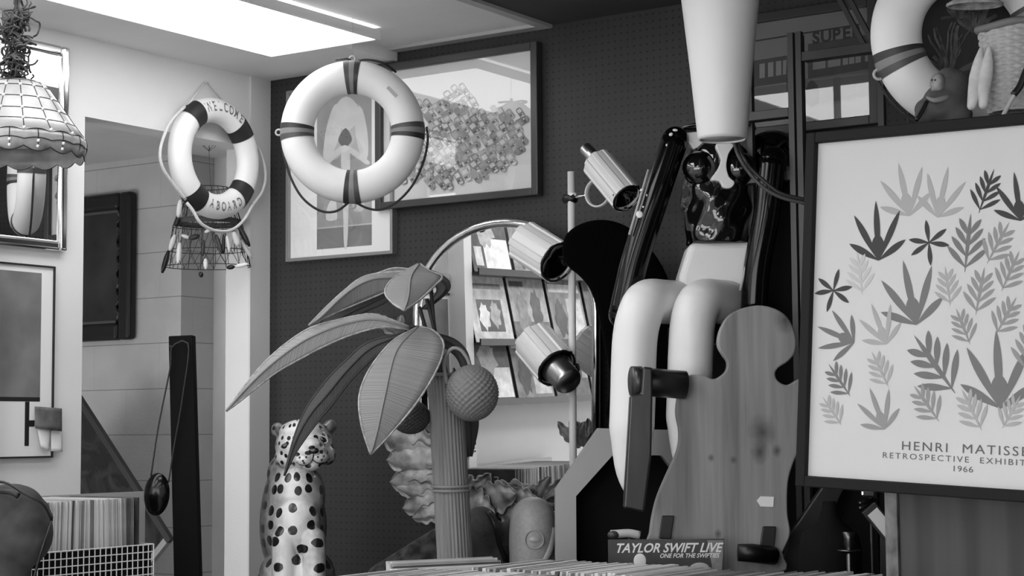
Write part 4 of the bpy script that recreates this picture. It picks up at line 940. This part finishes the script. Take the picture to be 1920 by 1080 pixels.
# white hanging lampshade ----------------------------------------------------------------------------
f = cf(1355, 275, 4.85); s = 4.85/FPX; q = lambda x, y, d=0: f.l(x, y, d)
t = thing('hanging_lamp', 'long tapered white pendant shade hanging before the black figure', 'lamp', f)
z0 = q(1355, 262).z; h = Z2-f.M.translation.z
part('shade', G().lathe([(43*s, z0), (46*s, z0+.01), (58*s, q(1355, 130).z), (73*s, q(1355, -5).z), (77*s, q(1355, -50).z), (60*s, q(1355, -70).z), (.012, q(1355, -78).z)], 48, cap=False), mat('opal_shade', 226, .45), t, True, solid=.004)
part('base_disc', G().lathe([(42*s, z0+.004), (42*s, z0+.01)], 40), LGREY, t, True)
part('cord', G().tube([(0, 0, q(1355, -76).z), (0, 0, h-.003)], .004, 8), WHITE, t, True)

# étagère with black case and hose ------------------------------------------------------------------------
f = cf(1511, 1045, 5.2, 0, TZ); q = lambda x, y, d=0: f.l(x, y, d); f = Fr(f.M.translation, 0)
SHELF = mat('grey_steel', 66, .45, .2)
t = thing('shelf_rack', 'grey metal shelf rack standing behind the poster frame', 'rack', f)
zr = Z2-TZ-.25; x0 = q(1395, 215).x; x2 = q(1640, 100).x; dp = .055
for x in (-.014, .012):
    part('post', G().bounds((x-.009, -.009, 0), (x+.009, .009, zr)), SHELF, t)
for x in (x0, x2): part('post', G().bounds((x-.009, dp-.02, 0), (x+.009, dp, zr)), SHELF, t)
part('post', G().bounds((-.014, dp-.02, 0), (.004, dp, zr)), SHELF, t)
for x, y, xa_, xb in ((1450, 214, x0, -.024), (1460, 331, x0, -.024), (1575, 97, .022, x2)):
    z = q(x, y).z; part('shelf', G().bounds((xa_, -.008, z-.014), (xb, dp-.022, z+.014)), SHELF, t, bevel=.002)
for a in ((1573, -4), (1592, -4)):
    A, B = q(*a), q(a[0]+48, 86); part('brace', G().bar(A, B, .014, .014), SHELF, t)
HZ = P(1470, 332, 5.35).z
p = onY(1450, 332, -.22); f3 = Fr(Vector((p.x, p.y, HZ)), YAW)
t = thing('black_helmet', 'glossy black domed helmet on top of the black cupboard', 'helmet', f3)
g = G().lathe([(.088, 0), (.09, .02), (.09, .07), (.082, .115), (.06, .142), (.03, .156), (.004, .16)], 40); part('shell', g, BLACKG, t, True)
part('handle', G().tube(spline([(-.02, -.089, .05), (0, -.1, .09), (.03, -.093, .11), (.05, -.083, .075)], 16), .006, 8), BLACK, t, True)
f = cf(1510, 380, 4.98); q = lambda x, y, d=0: f.l(x, y, d); g = G()
t = thing('rubber_hose', 'double grey hose curving from the white pendant to the poster frame', 'hose', f)
for k in (0, 7): part('hose', G().tube(spline([q(1376+k*.9, 262, .10), q(1384+k, 290), q(1402+k, 320-k*.4), q(1430+k, 350-k), q(1465, 370-k), (q(1512, 382-k))], 30), .0055, 10), mat('hose_grey', 74, .5) if k == 0 else MATS.setdefault('h', mat('hose_dark', 48, .4)), t, True)
f = Fr((2.62, -.23, TZ)); zt = HZ-.001-TZ
a = onY(1418, 600, -.38).x-2.62; b = onY(1640, 600, -.38).x-2.62
t = thing('black_backdrop', 'tall black cupboard behind the carved wooden figure', 'backdrop', f)  # black box added as a dark background behind the figures
part('body', G().bounds((a, -.10, 0), (b, .17, zt)), BLACKM, t, bevel=.004)
part('door', G().bounds((a+.02, -.115, .03), (b-.02, -.102, zt-.03)), BLACKM, t)

# ------------------------------------------------------------------ carved wooden figure
f = cf(1365, 1050, 5.02, 0, TZ); q = lambda x, y, d=0: f.l(x, y, d); s = 5.02/FPX
def pine_mat():
    m = wood_mat('knotty_pine', 132, 30, 1.7, .5, dist=12, fine=.9); nt = m.node_tree; b = nt.nodes['Principled BSDF']; src = b.inputs['Base Color'].links[0].from_socket
    tc = nt.nodes.new('ShaderNodeTexCoord'); col = src
    for (x, y, r) in ((1427, 810, .046), (1470, 600, .036), (1423, 848, .030), (1455, 845, .016), (1332, 858, .011), (1374, 862, .012), (1345, 1000, .012)):
        c = q(x, y); v = nt.nodes.new('ShaderNodeVectorMath'); v.operation = 'DISTANCE'; mp = nt.nodes.new('ShaderNodeMapping'); mp.inputs['Scale'].default_value = (1, 0, .8)
        nt.links.new(tc.outputs['Object'], mp.inputs[0]); nt.links.new(mp.outputs[0], v.inputs[0]); v.inputs[1].default_value = (c.x, 0, c.z*.8)
        d = math_n(nt, 'DIVIDE', v.outputs['Value'], r); ns = nt.nodes.new('ShaderNodeTexNoise'); ns.inputs['Scale'].default_value = 30; nt.links.new(tc.outputs['Object'], ns.inputs['Vector'])
        k = math_n(nt, 'SUBTRACT', 1.25, math_n(nt, 'ADD', d, math_n(nt, 'MULTIPLY', ns.outputs[0], .5))); k = math_n(nt, 'MULTIPLY', math_n(nt, 'MAXIMUM', math_n(nt, 'MINIMUM', k, 1.0), 0.0), .8)
        col = mixcol(nt, k, col, gr(38))
    nt.links.new(col, b.inputs['Base Color']); return m
PINE = pine_mat()
out = [(1410, 574), (1445, 577), (1475, 595), (1490, 630), (1489, 660), (1476, 678), (1458, 690), (1452, 702), (1458, 715), (1475, 722), (1502, 712), (1506, 760), (1500, 830), (1485, 870), (1476, 905), (1475, 960), (1480, 1000), (1466, 1035), (1455, 1075), (1215, 1075), (1217, 1000), (1228, 940), (1248, 890), (1268, 845), (1272, 810), (1266, 770), (1275, 720), (1290, 704), (1316, 704), (1338, 711), (1358, 698), (1362, 680), (1352, 664), (1344, 645), (1350, 615), (1370, 588)]
t = thing('wooden_figure', 'body shaped knotty pine board chair with dark hinged arms', 'sculpture', f)
part('body_board', G().prism(interp([tuple(q(*p)) for p in out], 4), -.018, .018), PINE, t, bevel=.005, bseg=3)
DW = mat('ebonised_wood', 40, .3, var=12, vs_=12, stretch=(1, 1, .2))
part('shoulder_peg', G().tube([q(1190, 716, -.06), q(1235, 718, -.045), q(1284, 722, -.03)], [.042, .040, .040], 24), DW, t, True)
part('shoulder_disc', G().tube([q(1184, 716, -.075), q(1202, 716, -.07)], [.044, .044], 24), DW, t, True)
pts = [(1204, 688), (1222, 690), (1222, 745), (1220, 850), (1206, 960), (1168, 952), (1174, 850), (1180, 742), (1200, 738)]
part('arm', G().prism([tuple(q(*p, -.09)) for p in pts], -.125, -.07), DW, t, bevel=.006, bseg=3)
for p4 in (((1240, 966), (1262, 966), (1256, 1010), (1234, 1008)), ((1428, 986), (1452, 986), (1448, 1030), (1422, 1028))): part('tenon', G().prism([tuple(q(*p)) for p in p4], -.03, -.016), BLACK, t, bevel=.002)
part('foot_peg', G().tube([q(1384, 1036, -.07), q(1410, 1037, -.07), q(1450, 1042, -.03)], [.024, .026, .026], 20), BLACK, t, True)
part('foot', G().bounds((-.2, -.06, 0), (.15, .06, q(1400, 1078).z)), BLACK, t, bevel=.01)
pts = [(1417, 938), (1424, 930), (1449, 931), (1448, 950), (1424, 949)]
solo('price_tag', 'small white price tag stuck on the carved pine figure', 'tag', G().prism([tuple(q(*p)) for p in pts], -.0205, -.0188), PAPER, f)
# glossy dark plank leaning behind it
f = cf(1520, 1050, 5.12, 0, TZ); q = lambda x, y, d=0: f.l(x, y, d)
solo('dark_plank', 'dark stained plank leaning between the pine figure and the poster', 'plank', G().prism([tuple(q(*p)) for p in ((1545, 905), (1585, 905), (1535, 1010), (1520, 1075), (1462, 1075), (1480, 1000))], -.02, .02), mat('plank_dark', 48, .3, var=8, vs_=8), f, bevel=.004)

# framed poster --------------------------------------------------------------------------------------
A = P(1515, 892, 4.2); B = P(1935, 920, 3.80); D = P(1528, 270, 4.2)
ex = (B-A).normalized(); ez = (D-A); ez = (ez-ex*ez.dot(ex)).normalized(); ey = ez.cross(ex)
MP = Matrix(((ex.x, ey.x, ez.x, A.x), (ex.y, ey.y, ez.y, A.y), (ex.z, ey.z, ez.z, A.z), (0, 0, 0, 1)))
f = Fr(None, 0, MP); q = lambda x, y, d=0: f.l(x, y, d); PH = q(1528, 270).z; c0 = q(1806, 880).x; PW = 2*c0
t = thing('framed_poster', 'large black framed exhibition poster of leaf cutouts leaning at the right', 'poster', f)
part('paper', G().bounds((0, 0, 0), (PW, .008, PH)), CREAM, t)
fw = .026
for nm, a, b in (('frame_side', (-fw, -.016, -fw), (0, .012, PH+fw)), ('frame_side', (PW, -.016, -fw), (PW+fw, .012, PH+fw)), ('frame_rail', (0, -.016, -fw), (PW, .012, 0)), ('frame_rail', (0, -.016, PH), (PW, .012, PH+fw))):
    part(nm, G().bounds(a, b), MATS.setdefault('pf', mat('poster_frame', 22, .65, spec=.2)), t, bevel=.003)
INKP = [mat('ink_%d' % v, v, .7) for v in (52, 108, 138, 160, 182)]
g = G(); s = 4.05/FPX; lay = [0]
def petal(bx, bz, ang, L, w, m):
    n = 12; up, dn = [], []
    for i in range(n+1):
        u = i/n; hw = w*(math.sin(PI*min(1, u*.93+.07))**.9)*(.35+.65*u)
        x = bx+math.cos(ang)*L*u; z = bz+math.sin(ang)*L*u; up.append((x-math.sin(ang)*hw, z+math.cos(ang)*hw)); dn.append((x+math.sin(ang)*hw, z-math.cos(ang)*hw))
    lay[0] += 1; pts = [p for p in up+dn[::-1] if 0.001 < p[0]]
    if len(pts) > 4: g.flat(pts, -.0008-.000004*lay[0], m)
def sprig(px, py, h, ang, kind, m):
    c = q(px, py); H = h*s; a = R_(ang); dx, dz = math.cos(a), math.sin(a); bx, bz = c.x-dx*H/2, c.z-dz*H/2
    if kind == 'flower':
        for k in range(6): petal(c.x, c.z, a+k*PI/3+.2*math.sin(k*2), H*.52, H*.085, m)
    elif kind == 'fan':
        for k, (o, l) in enumerate(((-62, .6), (-30, .9), (0, 1.0), (28, .92), (58, .65))): petal(bx, bz, a+R_(o), H*l, H*.085, m)
        petal(bx, bz, a, H*.45, H*.17, m)
    else:
        petal(bx, bz, a, H, H*.055, m); n = 4
        for k in range(n):
            u = .08+.72*k/n; l = H*(.52-.22*k/n)
            for sgn in (-1, 1): petal(bx+dx*H*u, bz+dz*H*u, a+sgn*R_(48-4*k), l, H*.07, m)
random.seed(5)
for px, py, h, an, kd, m in ((1695, 355, 105, 105, 'fan', 3), (1768, 360, 95, 78, 'fan', 3), (1850, 358, 85, 70, 'sprig', 0), (1908, 368, 90, 100, 'fan', 0), (1645, 432, 115, 95, 'fan', 0), (1742, 455, 84, 100, 'flower', 0), (1815, 455, 108, 85, 'sprig', 1), (1872, 455, 85, 60, 'sprig', 2), (1612, 512, 84, 100, 'sprig', 4), (1563, 545, 84, 75, 'flower', 0), (1706, 548, 125, 105, 'fan', 1), (1777, 536, 74, 100, 'sprig', 3), (1838, 545, 88, 80, 'sprig', 2), (1895, 508, 80, 65, 'sprig', 2), (1567, 627, 90, 160, 'fan', 1), (1648, 607, 84, 115, 'fan', 3), (1806, 612, 72, 115, 'sprig', 2), (1887, 592, 78, 60, 'sprig', 2), (1752, 682, 138, 130, 'sprig', 1), (1872, 692, 140, 95, 'fan', 1), (1650, 692, 76, 120, 'sprig', 3), (1574, 712, 80, 130, 'sprig', 1), (1560, 770, 70, 130, 'sprig', 3), (1645, 766, 84, 115, 'fan', 2), (1737, 756, 84, 130, 'sprig', 2), (1822, 768, 84, 120, 'sprig', 3), (1897, 772, 70, 60, 'sprig', 3), (1930, 650, 90, 80, 'sprig', 2)):
    sprig(px, py, h, an, kd, m)
for sx in (.30, .42, .54, .66, .78):
    for k, zz in enumerate((.2, .33, .46, .60)): 
        if sx*PW/.9 > c0*1.35: lay[0] += 1; c = (sx*PW/.85, zz)
part('leaf_cutouts', g, INKP, t)
g = G()
def line(body, px, py, h, al='CENTER', space=1.0, ws=1.0):
    c = q(px, py); vv, ff = text(body, h*s*1.38, align=al, space=space, wscale=ws); g.add([(c.x+x, -.001, c.z+z) for x, z in vv], ff)
line('HENRI  MATISSE', 1806, 842, 17, space=1.22, ws=1.28); line('RETROSPECTIVE  EXHIBITION', 1806, 862, 11, space=1.3, ws=1.32); line('1966', 1805, 880, 11, space=1.1, ws=1.35)
part('lettering', g, mat('letter_ink', 88, .7), t)

# right lifebuoy, figurine, basket on the cabinet top ------------------------------------------------
zc = zcab
f = cf(1817, 250, 4.3, 0, zc); q = lambda x, y, d=0: f.l(x, y, d); s = 4.3/FPX; R0 = 187*s; r0 = 48*s
t = thing('lifebuoy', 'white lifebuoy with one striped band propped at the upper right', 'lifebuoy', f)
c = Vector((q(1817, 65).x, 0, R0+.002))
part('ring', G().torus(R0-r0, r0, ry=r0*.9, n=96, seg=28, c=c), BU2, t, True)
buoy_bands(t, c, R0-r0, r0, r0*.9, (199, 19, 109, 289), .26)
e = Vector((math.cos(R_(203)), 0, math.sin(R_(203)))); part('eyelet', G().torus(.012, .004, n=20, seg=8, c=c+e*(R0+.002)), LGREY, t, True)
part('grab_rope', G().tube([c+Vector((math.cos(R_(a)), 0, math.sin(R_(a))))*(R0+.006)+Vector((0, .02, 0)) for a in range(204, 262, 3)], .004, 8), DR, t, True)
f = cf(1830, 250, 4.42, 0, zc); q = lambda x, y, d=0: f.l(x, y, d)
x0, x1, zt = q(1700, 100).x, q(1990, 100).x, Z2-zc-.06
t = thing('framed_picture', 'dark picture of pale coral plants standing behind the right lifebuoy', 'picture', f)
part('canvas', G().bounds((x0, .0, .0), (x1, .012, zt)), mat('dark_canvas_print', 44, .7, var=6, vs_=6), t)
g = G()
for (px, py, h) in ((1775, 150, 130), (1830, 60, 60), (1795, 35, 40)):
    b = q(px, py, -.002)
    for k in range(26):
        a = R_(random.uniform(30, 150)); L = h*s*random.uniform(.35, .95); p = Vector(b); pts = [p]
        for j in range(6): a += random.uniform(-.35, .35); p = p+Vector((math.cos(a)*L/6, 0, math.sin(a)*L/6)); pts.append(p)
        g.tube(pts, [.004*random.uniform(.6, 1.6)]*7, 5)
part('coral_image', g, mat('coral_print', 78, .8, var=18, vs_=40), t)
f = cf(1768, 235, 4.12, 0, zc); q = lambda x, y, d=0: f.l(x, y, d); s = 4.12/FPX
t = thing('hooded_figurine', 'small brown hooded figurine crouching on the cabinet top', 'figurine', f)
HOOD = mat('hood_felt', 78, .8, var=10, vs_=20); g = G()
for x, y, rx, ry, rz in ((1772, 195, 44, 32, 40), (1785, 165, 36, 30, 38), (1750, 205, 36, 30, 25), (1790, 215, 34, 30, 24), (1735, 218, 20, 24, 18)): g.ell(q(x, y), (rx*s, ry*s, rz*s))
g.ell((0, 0, .02), (.06, .04, .02))
organic('robe', g, HOOD, t, .004, 4)
g = G(); g.ell(q(1778, 150, -.0), (24*s, 26*s, 24*s)); g.ell(q(1785, 145, .005), (20*s, 24*s, 17*s)); organic('hood', g, HOOD, t, .003, 4)
g = G(); g.ell(q(1758, 155, -.02), (14*s, 15*s, 19*s)); g.ell(q(1746, 158, -.022), (3*s, 3.5*s, 3*s)); g.ell(q(1751, 168, -.02), (6*s, 9*s, 5*s)); organic('face', g, mat('face_paint', 150, .5, v2=95, vs_=40), t, .0025, 3)
for dx in (-6, 4): part('eye', G().ell(q(1751+dx*.6, 150, -.036-.0*dx), .0022, seg=10, ring=6), BLACK, t, True)
part('scarf', G().tube(spline([q(1738, 182, -.03), q(1752, 188, -.042), q(1772, 184, -.036), q(1785, 175, -.02)], 16), [.003+.004*math.sin(PI*k/15) for k in range(16)], 8), mat('scarf_pale', 130, .8), t, True)
g = G(); g.tube(spline([q(1738, 190, -.03), q(1728, 210, -.035), q(1718, 226, -.04)], 10), .005, 8); part('staff', g, BLACK, t, True)
f = cf(1885, 222, 4.02, 0, zc); q = lambda x, y, d=0: f.l(x, y, d); s = 4.02/FPX
WICKP = mat('wicker_pale', 165, .65)
t = thing('wicker_basket', 'tall pale wicker basket at the top right corner', 'basket', f)
zt = q(1890, 55).z; n, sg = 100, 128; vv = []
for i in range(n):
    u = i/(n-1); r = .055+.018*u
    for k in range(sg): a = 2*PI*k/sg; w = 1+.05*math.sin(a*11+PI*(i//4))*abs(math.sin(PI*((i % 4)+.5)/4)); vv.append((r*w*math.cos(a)+.02, r*w*math.sin(a), zt*u))
part('body', G().add(vv, [(i*sg+k, i*sg+(k+1) % sg, (i+1)*sg+(k+1) % sg, (i+1)*sg+k) for i in range(n-1) for k in range(sg)]), WICKP, t, True, solid=.003)
part('rim', G().tube([(.02+.075*math.cos(a), .075*math.sin(a), zt+.004*math.sin(3*a)) for a in [2*PI*k/32 for k in range(32)]], .009, 8, True), mat('basket_rim', 110, .7), t, True)
g = G(); g.tube(spline([q(1910, 165, -.09), q(1898, 185, -.09), q(1880, 218, -.09)], 12), .005, 8); part('closure_stick', g, LGREY, t, True)
g = G(); g.tube(spline([q(1925, 130, -.09), q(1912, 162, -.09), q(1900, 178, -.09)], 12), .008, 8); part('toggle', g, BLACK, t, True)
f = cf(1838, 226, 3.98, 0, zc); q = lambda x, y, d=0: f.l(x, y, d); s = 3.98/FPX
for lab, dx, dd in (('left pale cloth slipper leaning upright against the wicker basket', -9, .0), ('right pale cloth slipper leaning upright against the wicker basket', 8, -.01)):
    g = G(); pts = [q(1834+dx*1.3, 212, dd), q(1837+dx, 180, dd), q(1843+dx, 140, dd), q(1848+dx*.9, 105, dd)]
    chain(g, pts, [.011, .015, .017, .013, .005]); tt = thing('slipper', lab, 'slipper', Fr(f.M @ Vector((pts[0].x, dd, 0)), YAW), 'slippers by the basket')
    off = Vector((pts[0].x, dd, 0)); g.v = [v-off for v in g.v]; o = organic('upper', g, mat('slipper_cloth', 190, .7, var=12, vs_=30), tt, .003, 3)
    mz = min(v.co.z for v in o.data.vertices); o.location.z = -mz+.0005
f = cf(1828, 16, 4.2); q = lambda x, y, d=0: f.l(x, y, d)
t = thing('straw_hat', 'straw hat brim hanging inside the right lifebuoy', 'hat', f)
g = G(); cz = q(1825, -8).z
for k in range(8): r = .065-.007*k; g.tube([(r*math.cos(a), r*math.sin(a)*.6, cz-.022+.004*k) for a in [2*PI*j/40 for j in range(40)]], .0045, 6, True)
part('brim', g, mat('straw', 150, .7, var=20, vs_=60), t, True)
g = G().lathe([(.045, cz-.01), (.04, cz+.05), (.02, cz+.065), (.002, cz+.068)], 32); part('crown', g, MATS.setdefault('st', mat('straw_crown', 150, .7, var=20, vs_=60)), t, True)

# low right corner --------------------------------------------------------------------------------------
f = cf(1550, 1080, 4.82, 0, TZ); q = lambda x, y, d=0: f.l(x, y, d); s = 4.82/FPX
t = thing('black_vase', 'black bottle shaped vase in the shadow under the poster', 'vase', f)
zz = lambda y: q(1555, y).z
part('body', G().lathe([(.06, 0), (.085, .06), (.085, zz(1030)), (.075, zz(1000)), (.035, zz(980)), (.02, zz(955)), (.018, zz(940))], 32, (q(1556, 1000).x, 0, 0)), BLACKM, t, True)
f = cf(1592, 1080, 4.6, 0, TZ); q = lambda x, y, d=0: f.l(x, y, d); s = 4.6/FPX
t = thing('candlestick', 'small brass candlestick with drip pan under the poster', 'candlestick', f)
zz = lambda y: q(1592, y).z; x = q(1592, 1030).x
part('stem', G().lathe([(.05, 0), (.012, .02), (.006, .1), (.008, zz(1040)), (.006, zz(1034)), (.014, zz(1020)), (.012, zz(1010)), (.016, zz(998)), (.011, zz(996))], 24, (x, 0, 0)), BRASS, t, True)
part('drip_pan', G().lathe([(.008, zz(1038)), (.028, zz(1034)), (.031, zz(1031))], 28, (x, 0, 0)), BRASS, t, True)
f = cf(1640, 1000, 4.62); q = lambda x, y, d=0: f.l(x, y, d)
t = thing('small_picture', 'small white picture tilted on its corner beside the wood cabinet', 'picture', f)
o4 = [q(*p) for p in ((1618, 962), (1641, 942), (1690, 1000), (1667, 1022))]; c4 = sum(o4, Vector())/4; i4 = [c4.lerp(p, .76) for p in o4]
part('frame', G().prism([tuple(p) for p in o4], .0, .02), DGREY, t, bevel=.002); part('image', G().prism([tuple(p) for p in i4], -.003, -.0005), PAPER, t)
part('back_strut', G().bar(q(1655, 985, .03), Vector((q(1655, 985, .03).x, .06, TZ-f.M.translation.z)), .012, .012), DGREY, t)
f = cf(1626, 925, 4.75); q = lambda x, y, d=0: f.l(x, y, d)
t = thing('wall_fixture', 'small bright metal bracket just under the poster frame', 'bracket', f)
part('plate', G().prism([tuple(q(*p)) for p in ((1614, 919), (1638, 919), (1638, 933), (1614, 930))], -.01, .0), CHROME, t, bevel=.004)
for dy in (0, 10): part('arm', G().tube([q(1612, 944+dy, -.01), q(1630, 938+dy*.6, .02), q(1645, 936, .04)], .005, 8), BRASS, t, True)
part('stem', G().tube([q(1634, 932, .03), Vector((q(1634, 932, .03).x, .05, TZ-f.M.translation.z))], .006, 8), BLACK, t, True)

# front record bin ------------------------------------------------------------------------------------------
bz = 1.205; ye = onZ(1330, 1062, bz).y
xl = onZ(1025, 1049, bz).x
random.seed(21)
records('X', xl, 70, .0135, ye-.16, bz-.318, lambda u: .16*math.sin(u*7)-.05, 'record sleeve standing in the front bin, only its worn top edge in view', 'record sleeves in the front bin', .008)
xr = xl+70*.0135+.06
t = thing('record_bin', 'wooden record bin across the bottom of the view', 'bin', Fr((xl-.03, ye-.33, 0)))
w = xr-xl+.03
part('base', G().bounds((0, 0, .84), (w, .35, .86)), WOODD, t)
part('side', G().bounds((-.0, 0, .86), (.02, .35, 1.06)), WOODD, t); part('side', G().bounds((w-.02, 0, .86), (w, .35, 1.06)), WOODD, t)
part('front_board', G().bounds((0.02, 0, .86), (w-.02, .0008, 1.06)), WOODD, t); 
for x in (.04, w-.04):
    for y in (.04, .31): part('leg', G().bounds((x-.03, y-.03, 0), (x+.03, y+.03, .84)), WOODD, t)
# second bin, sleeves turned towards the camera
fb = cf(735, 1051, 4.74, R_(28)); q = lambda x, y, d=0: fb.l(x, y, d); ms = sleeve_meshes('Y', .009)
top = fb.M.translation.z
for i in range(12):
    th, me = random.choices(ms, (4, 4, 3, 2, 1, 4))[0]; o = bpy.data.objects.new('record_sleeve', me); C.objects.link(o)
    o.matrix_world = fb.M @ Matrix.Translation((.16+random.uniform(-.012, .012)-.006*i, -.004-.0155*i, -.318+random.uniform(0, .005)-.0012*i)) @ Matrix.Rotation(-.10, 4, 'X')
    props(o, 'record sleeve leaning in the bin in front of the palm, pale top edge showing', 'record', 'record sleeves in the bin before the palm')
t = thing('record_bin', 'low wooden record bin in front of the palm trunk', 'bin', Fr((fb.M @ Vector((.1, -.2, 0))).to_3d() * 1.0, YAW+R_(28)))
zz = t.matrix_world.translation.z; M0 = t.matrix_world.copy(); M0.translation.z = 0; t.matrix_world = M0; zb = top-.318-.03
part('base', G().bounds((-.16, -.0, zb-.02), (.08, .21, zb)), WOODD, t)
part('side', G().bounds((-.16, .0, zb), (-.15, .21, zb+.12)), WOODD, t); part('back', G().bounds((-.15, .205, zb), (.08, .213, zb+.12)), WOODD, t)
for x in (-.13, .05):
    for y in (.03, .18): part('leg', G().bounds((x-.025, y-.025, 0), (x+.025, y+.025, zb-.02)), WOODD, t)

# nearer row of the same bins, only its far left corner in view
x2 = onZ(782, 1064, bz).x; y2 = onZ(782, 1064, bz).y
records('X', x2, 46, .0135, y2-.16, bz-.318, lambda u: .12*math.sin(u*5)-.04, 'record sleeve in the nearest bin at the bottom edge, only its top in view', 'record sleeves in the nearest bin', .006)
t = thing('record_bin', 'wooden record bin nearest the viewer along the bottom edge', 'bin', Fr((x2-.03, y2-.335, 0)))
w = 46*.0135+.09
part('base', G().bounds((0, 0, .84), (w, .34, .86)), WOODD, t)
part('side', G().bounds((0, 0, .86), (.015, .34, 1.06)), WOODD, t); part('side', G().bounds((w-.015, 0, .86), (w, .34, 1.06)), WOODD, t)
for x in (.04, w-.04):
    for y in (.04, .3): part('leg', G().bounds((x-.03, y-.03, 0), (x+.03, y+.03, .84)), WOODD, t)

# record in front, lettered
f = cf(1246, 1080, 4.9, 0, 1.0); q = lambda x, y, d=0: f.l(x, y, d)
zt = q(1246, 1011).z; w = .1575
t = thing('record_sleeve', 'dark record sleeve with slanted white lettering standing up before the pine board figure', 'record', f)
a, b = q(1140, 1011).x, q(1358, 1012).x
part('sleeve', G().bounds((a, 0, zt-.315), (b, .004, zt)), mat('live_cover', 62, .45, var=8, vs_=9), t)
part('pale_edge', G().prism([tuple(q(*p)) for p in ((1326, 1013), (1357, 1013), (1353, 1078), (1338, 1078))], -.0012, -.0002), mat('cover_fade', 110, .5, v2=150, vs_=20), t)
g = G(); s = 4.9/FPX
def put(body, px, py, h, shear, ws, off=.0008):
    c = q(px, py); vv, ff = text(body, h*s*1.4, shear=shear, off=off, wscale=ws); g.add([(c.x+x, -.0016, c.z+z) for x, z in vv], ff)
put('TAYLOR SWIFT LIVE', 1252, 1028, 17, .35, .92); put('ONE FOR THE SWIFTIES', 1292, 1042, 8, .3, .92, .0004)
part('lettering', g, WHITE, t)
s4 = s; part('portrait', G().ell(q(1200, 1052, -.002), (12*s, .002, 14*s), None, 18, 10), OFFW, t, True)
part('portrait', G().ell(q(1312, 1066, -.003), (19*s, .002, 11*s), None, 18, 10), LGREY, t, True)
f = cf(1168, 1012, 4.96, 0, 1.0); q = lambda x, y, d=0: f.l(x, y, d); s = 4.96/FPX
t = thing('toy_bundle', 'small pale wrapped trinket peeking over the lettered record', 'trinket', f)
part('wrap', G().tube(spline([q(1145, 1002), q(1160, 1001), q(1180, 1000), q(1200, 1004)], 12), .012, 10), LGREY, t, True)
part('tip', G().ell(q(1150, 1003, -.005), (11*s, .016, 8*s)), DGREY, t, True)
part('stick', G().tube([q(1180, 1003), Vector((q(1180, 1003).x, 0, TZ-1.0))], .005, 8), DGREY, t, True)

# ------------------------------------------------------------------ record racks on the left wall (seen in the arched mirror)
def rk(px, py): return refl(px, py, .12)
CV = [mat('cover_%d' % v, v, .3, var=22, vs_=22) for v in (45, 85, 125, 165, 200, 232)]
def cover(i):
    rnd = random.Random(40+i); g = G().bounds((-.0015, -.157, 0), (.0015, .157, .315), (0, 3, 2, 4, 1, 3)[i % 6])
    def r_(y0, y1, z0, z1, m, d): g.add([(d, y0, z0), (d, y1, z0), (d, y1, z1), (d, y0, z1)], [(0, 1, 2, 3)], m)
    def e_(cy, cz, ry, rz, m, d): g.add([(d, cy+ry*(1+.22*math.sin(k*1.9+i)+.1*math.sin(k*3.1))*math.cos(2*PI*k/20), cz+rz*(1+.2*math.cos(k*2.3+i))*math.sin(2*PI*k/20)) for k in range(20)], [list(range(20))], m)
    k = i % 6; A = rnd.choice((4, 5)); B = rnd.choice((0, 1)); Cc = rnd.choice((2, 3))
    if k == 0: r_(-.15, .05, .02, .16, 5, .002); e_(.02, .2, .07, .08, 3, .0022); r_(.07, .13, .03, .12, 4, .0022)
    if k == 1: e_(0, .19, .06, .075, 5, .002); r_(-.09, .09, .0, .12, 5, .002); r_(-.14, -.08, .26, .3, 0, .0022); e_(0, .25, .07, .035, 0, .0024)
    if k == 2: r_(-.14, .14, .25, .29, 5, .002); r_(-.14, .0, .03, .22, 4, .002); e_(.07, .12, .05, .09, 0, .0022)
    if k == 3: r_(-.1, .1, .05, .2, 0, .002); e_(-.04, .13, .04, .06, 3, .0022); e_(.05, .12, .04, .06, 5, .0022); r_(-.12, .12, .25, .275, 1, .002)
    if k == 4: e_(.0, .16, .1, .1, 3, .002); e_(0, .16, .05, .05, 5, .0022); r_(-.14, -.02, .02, .05, 5, .002)
    if k == 5: r_(-.157, .157, .0, .1, 1, .002); e_(-.06, .16, .045, .09, 0, .0022); e_(.06, .14, .05, .1, 2, .0022); r_(.02, .14, .27, .295, 0, .002)
    return g
y0 = rk(893, 560).y; zr = [rk(940, 512).z, rk(930, 642).z, rk(980, 752).z]
t = thing('record_rack', 'three tier white wall rack of record covers beyond the left edge', 'rack', Fr((0, y0, 0)))
n = 6; L = n*.34
for z in zr:
    part('ledge', G().bounds((.0, -L, z-.014), (.14, .0, z-.002)), BLACK, t); part('lip', G().bounds((.132, -L, z-.002), (.14, 0, z+.016)), BLACK, t)
part('upright', G().bounds((0, .0, 1.03), (.1, .06, ZC-.003)), OFFW, t)
for r, z in enumerate(zr):
    for k in range(n):
        o = solo('record_sleeve', 'record cover displayed face out on the wall rack', 'record', cover(k*2+r*3+k//2), CV, None, 'record covers on the wall rack')
        o.matrix_world = Matrix.Translation((.105, y0-.17-k*.34, z+.001)) @ Matrix.Rotation(-.2, 4, 'Y')
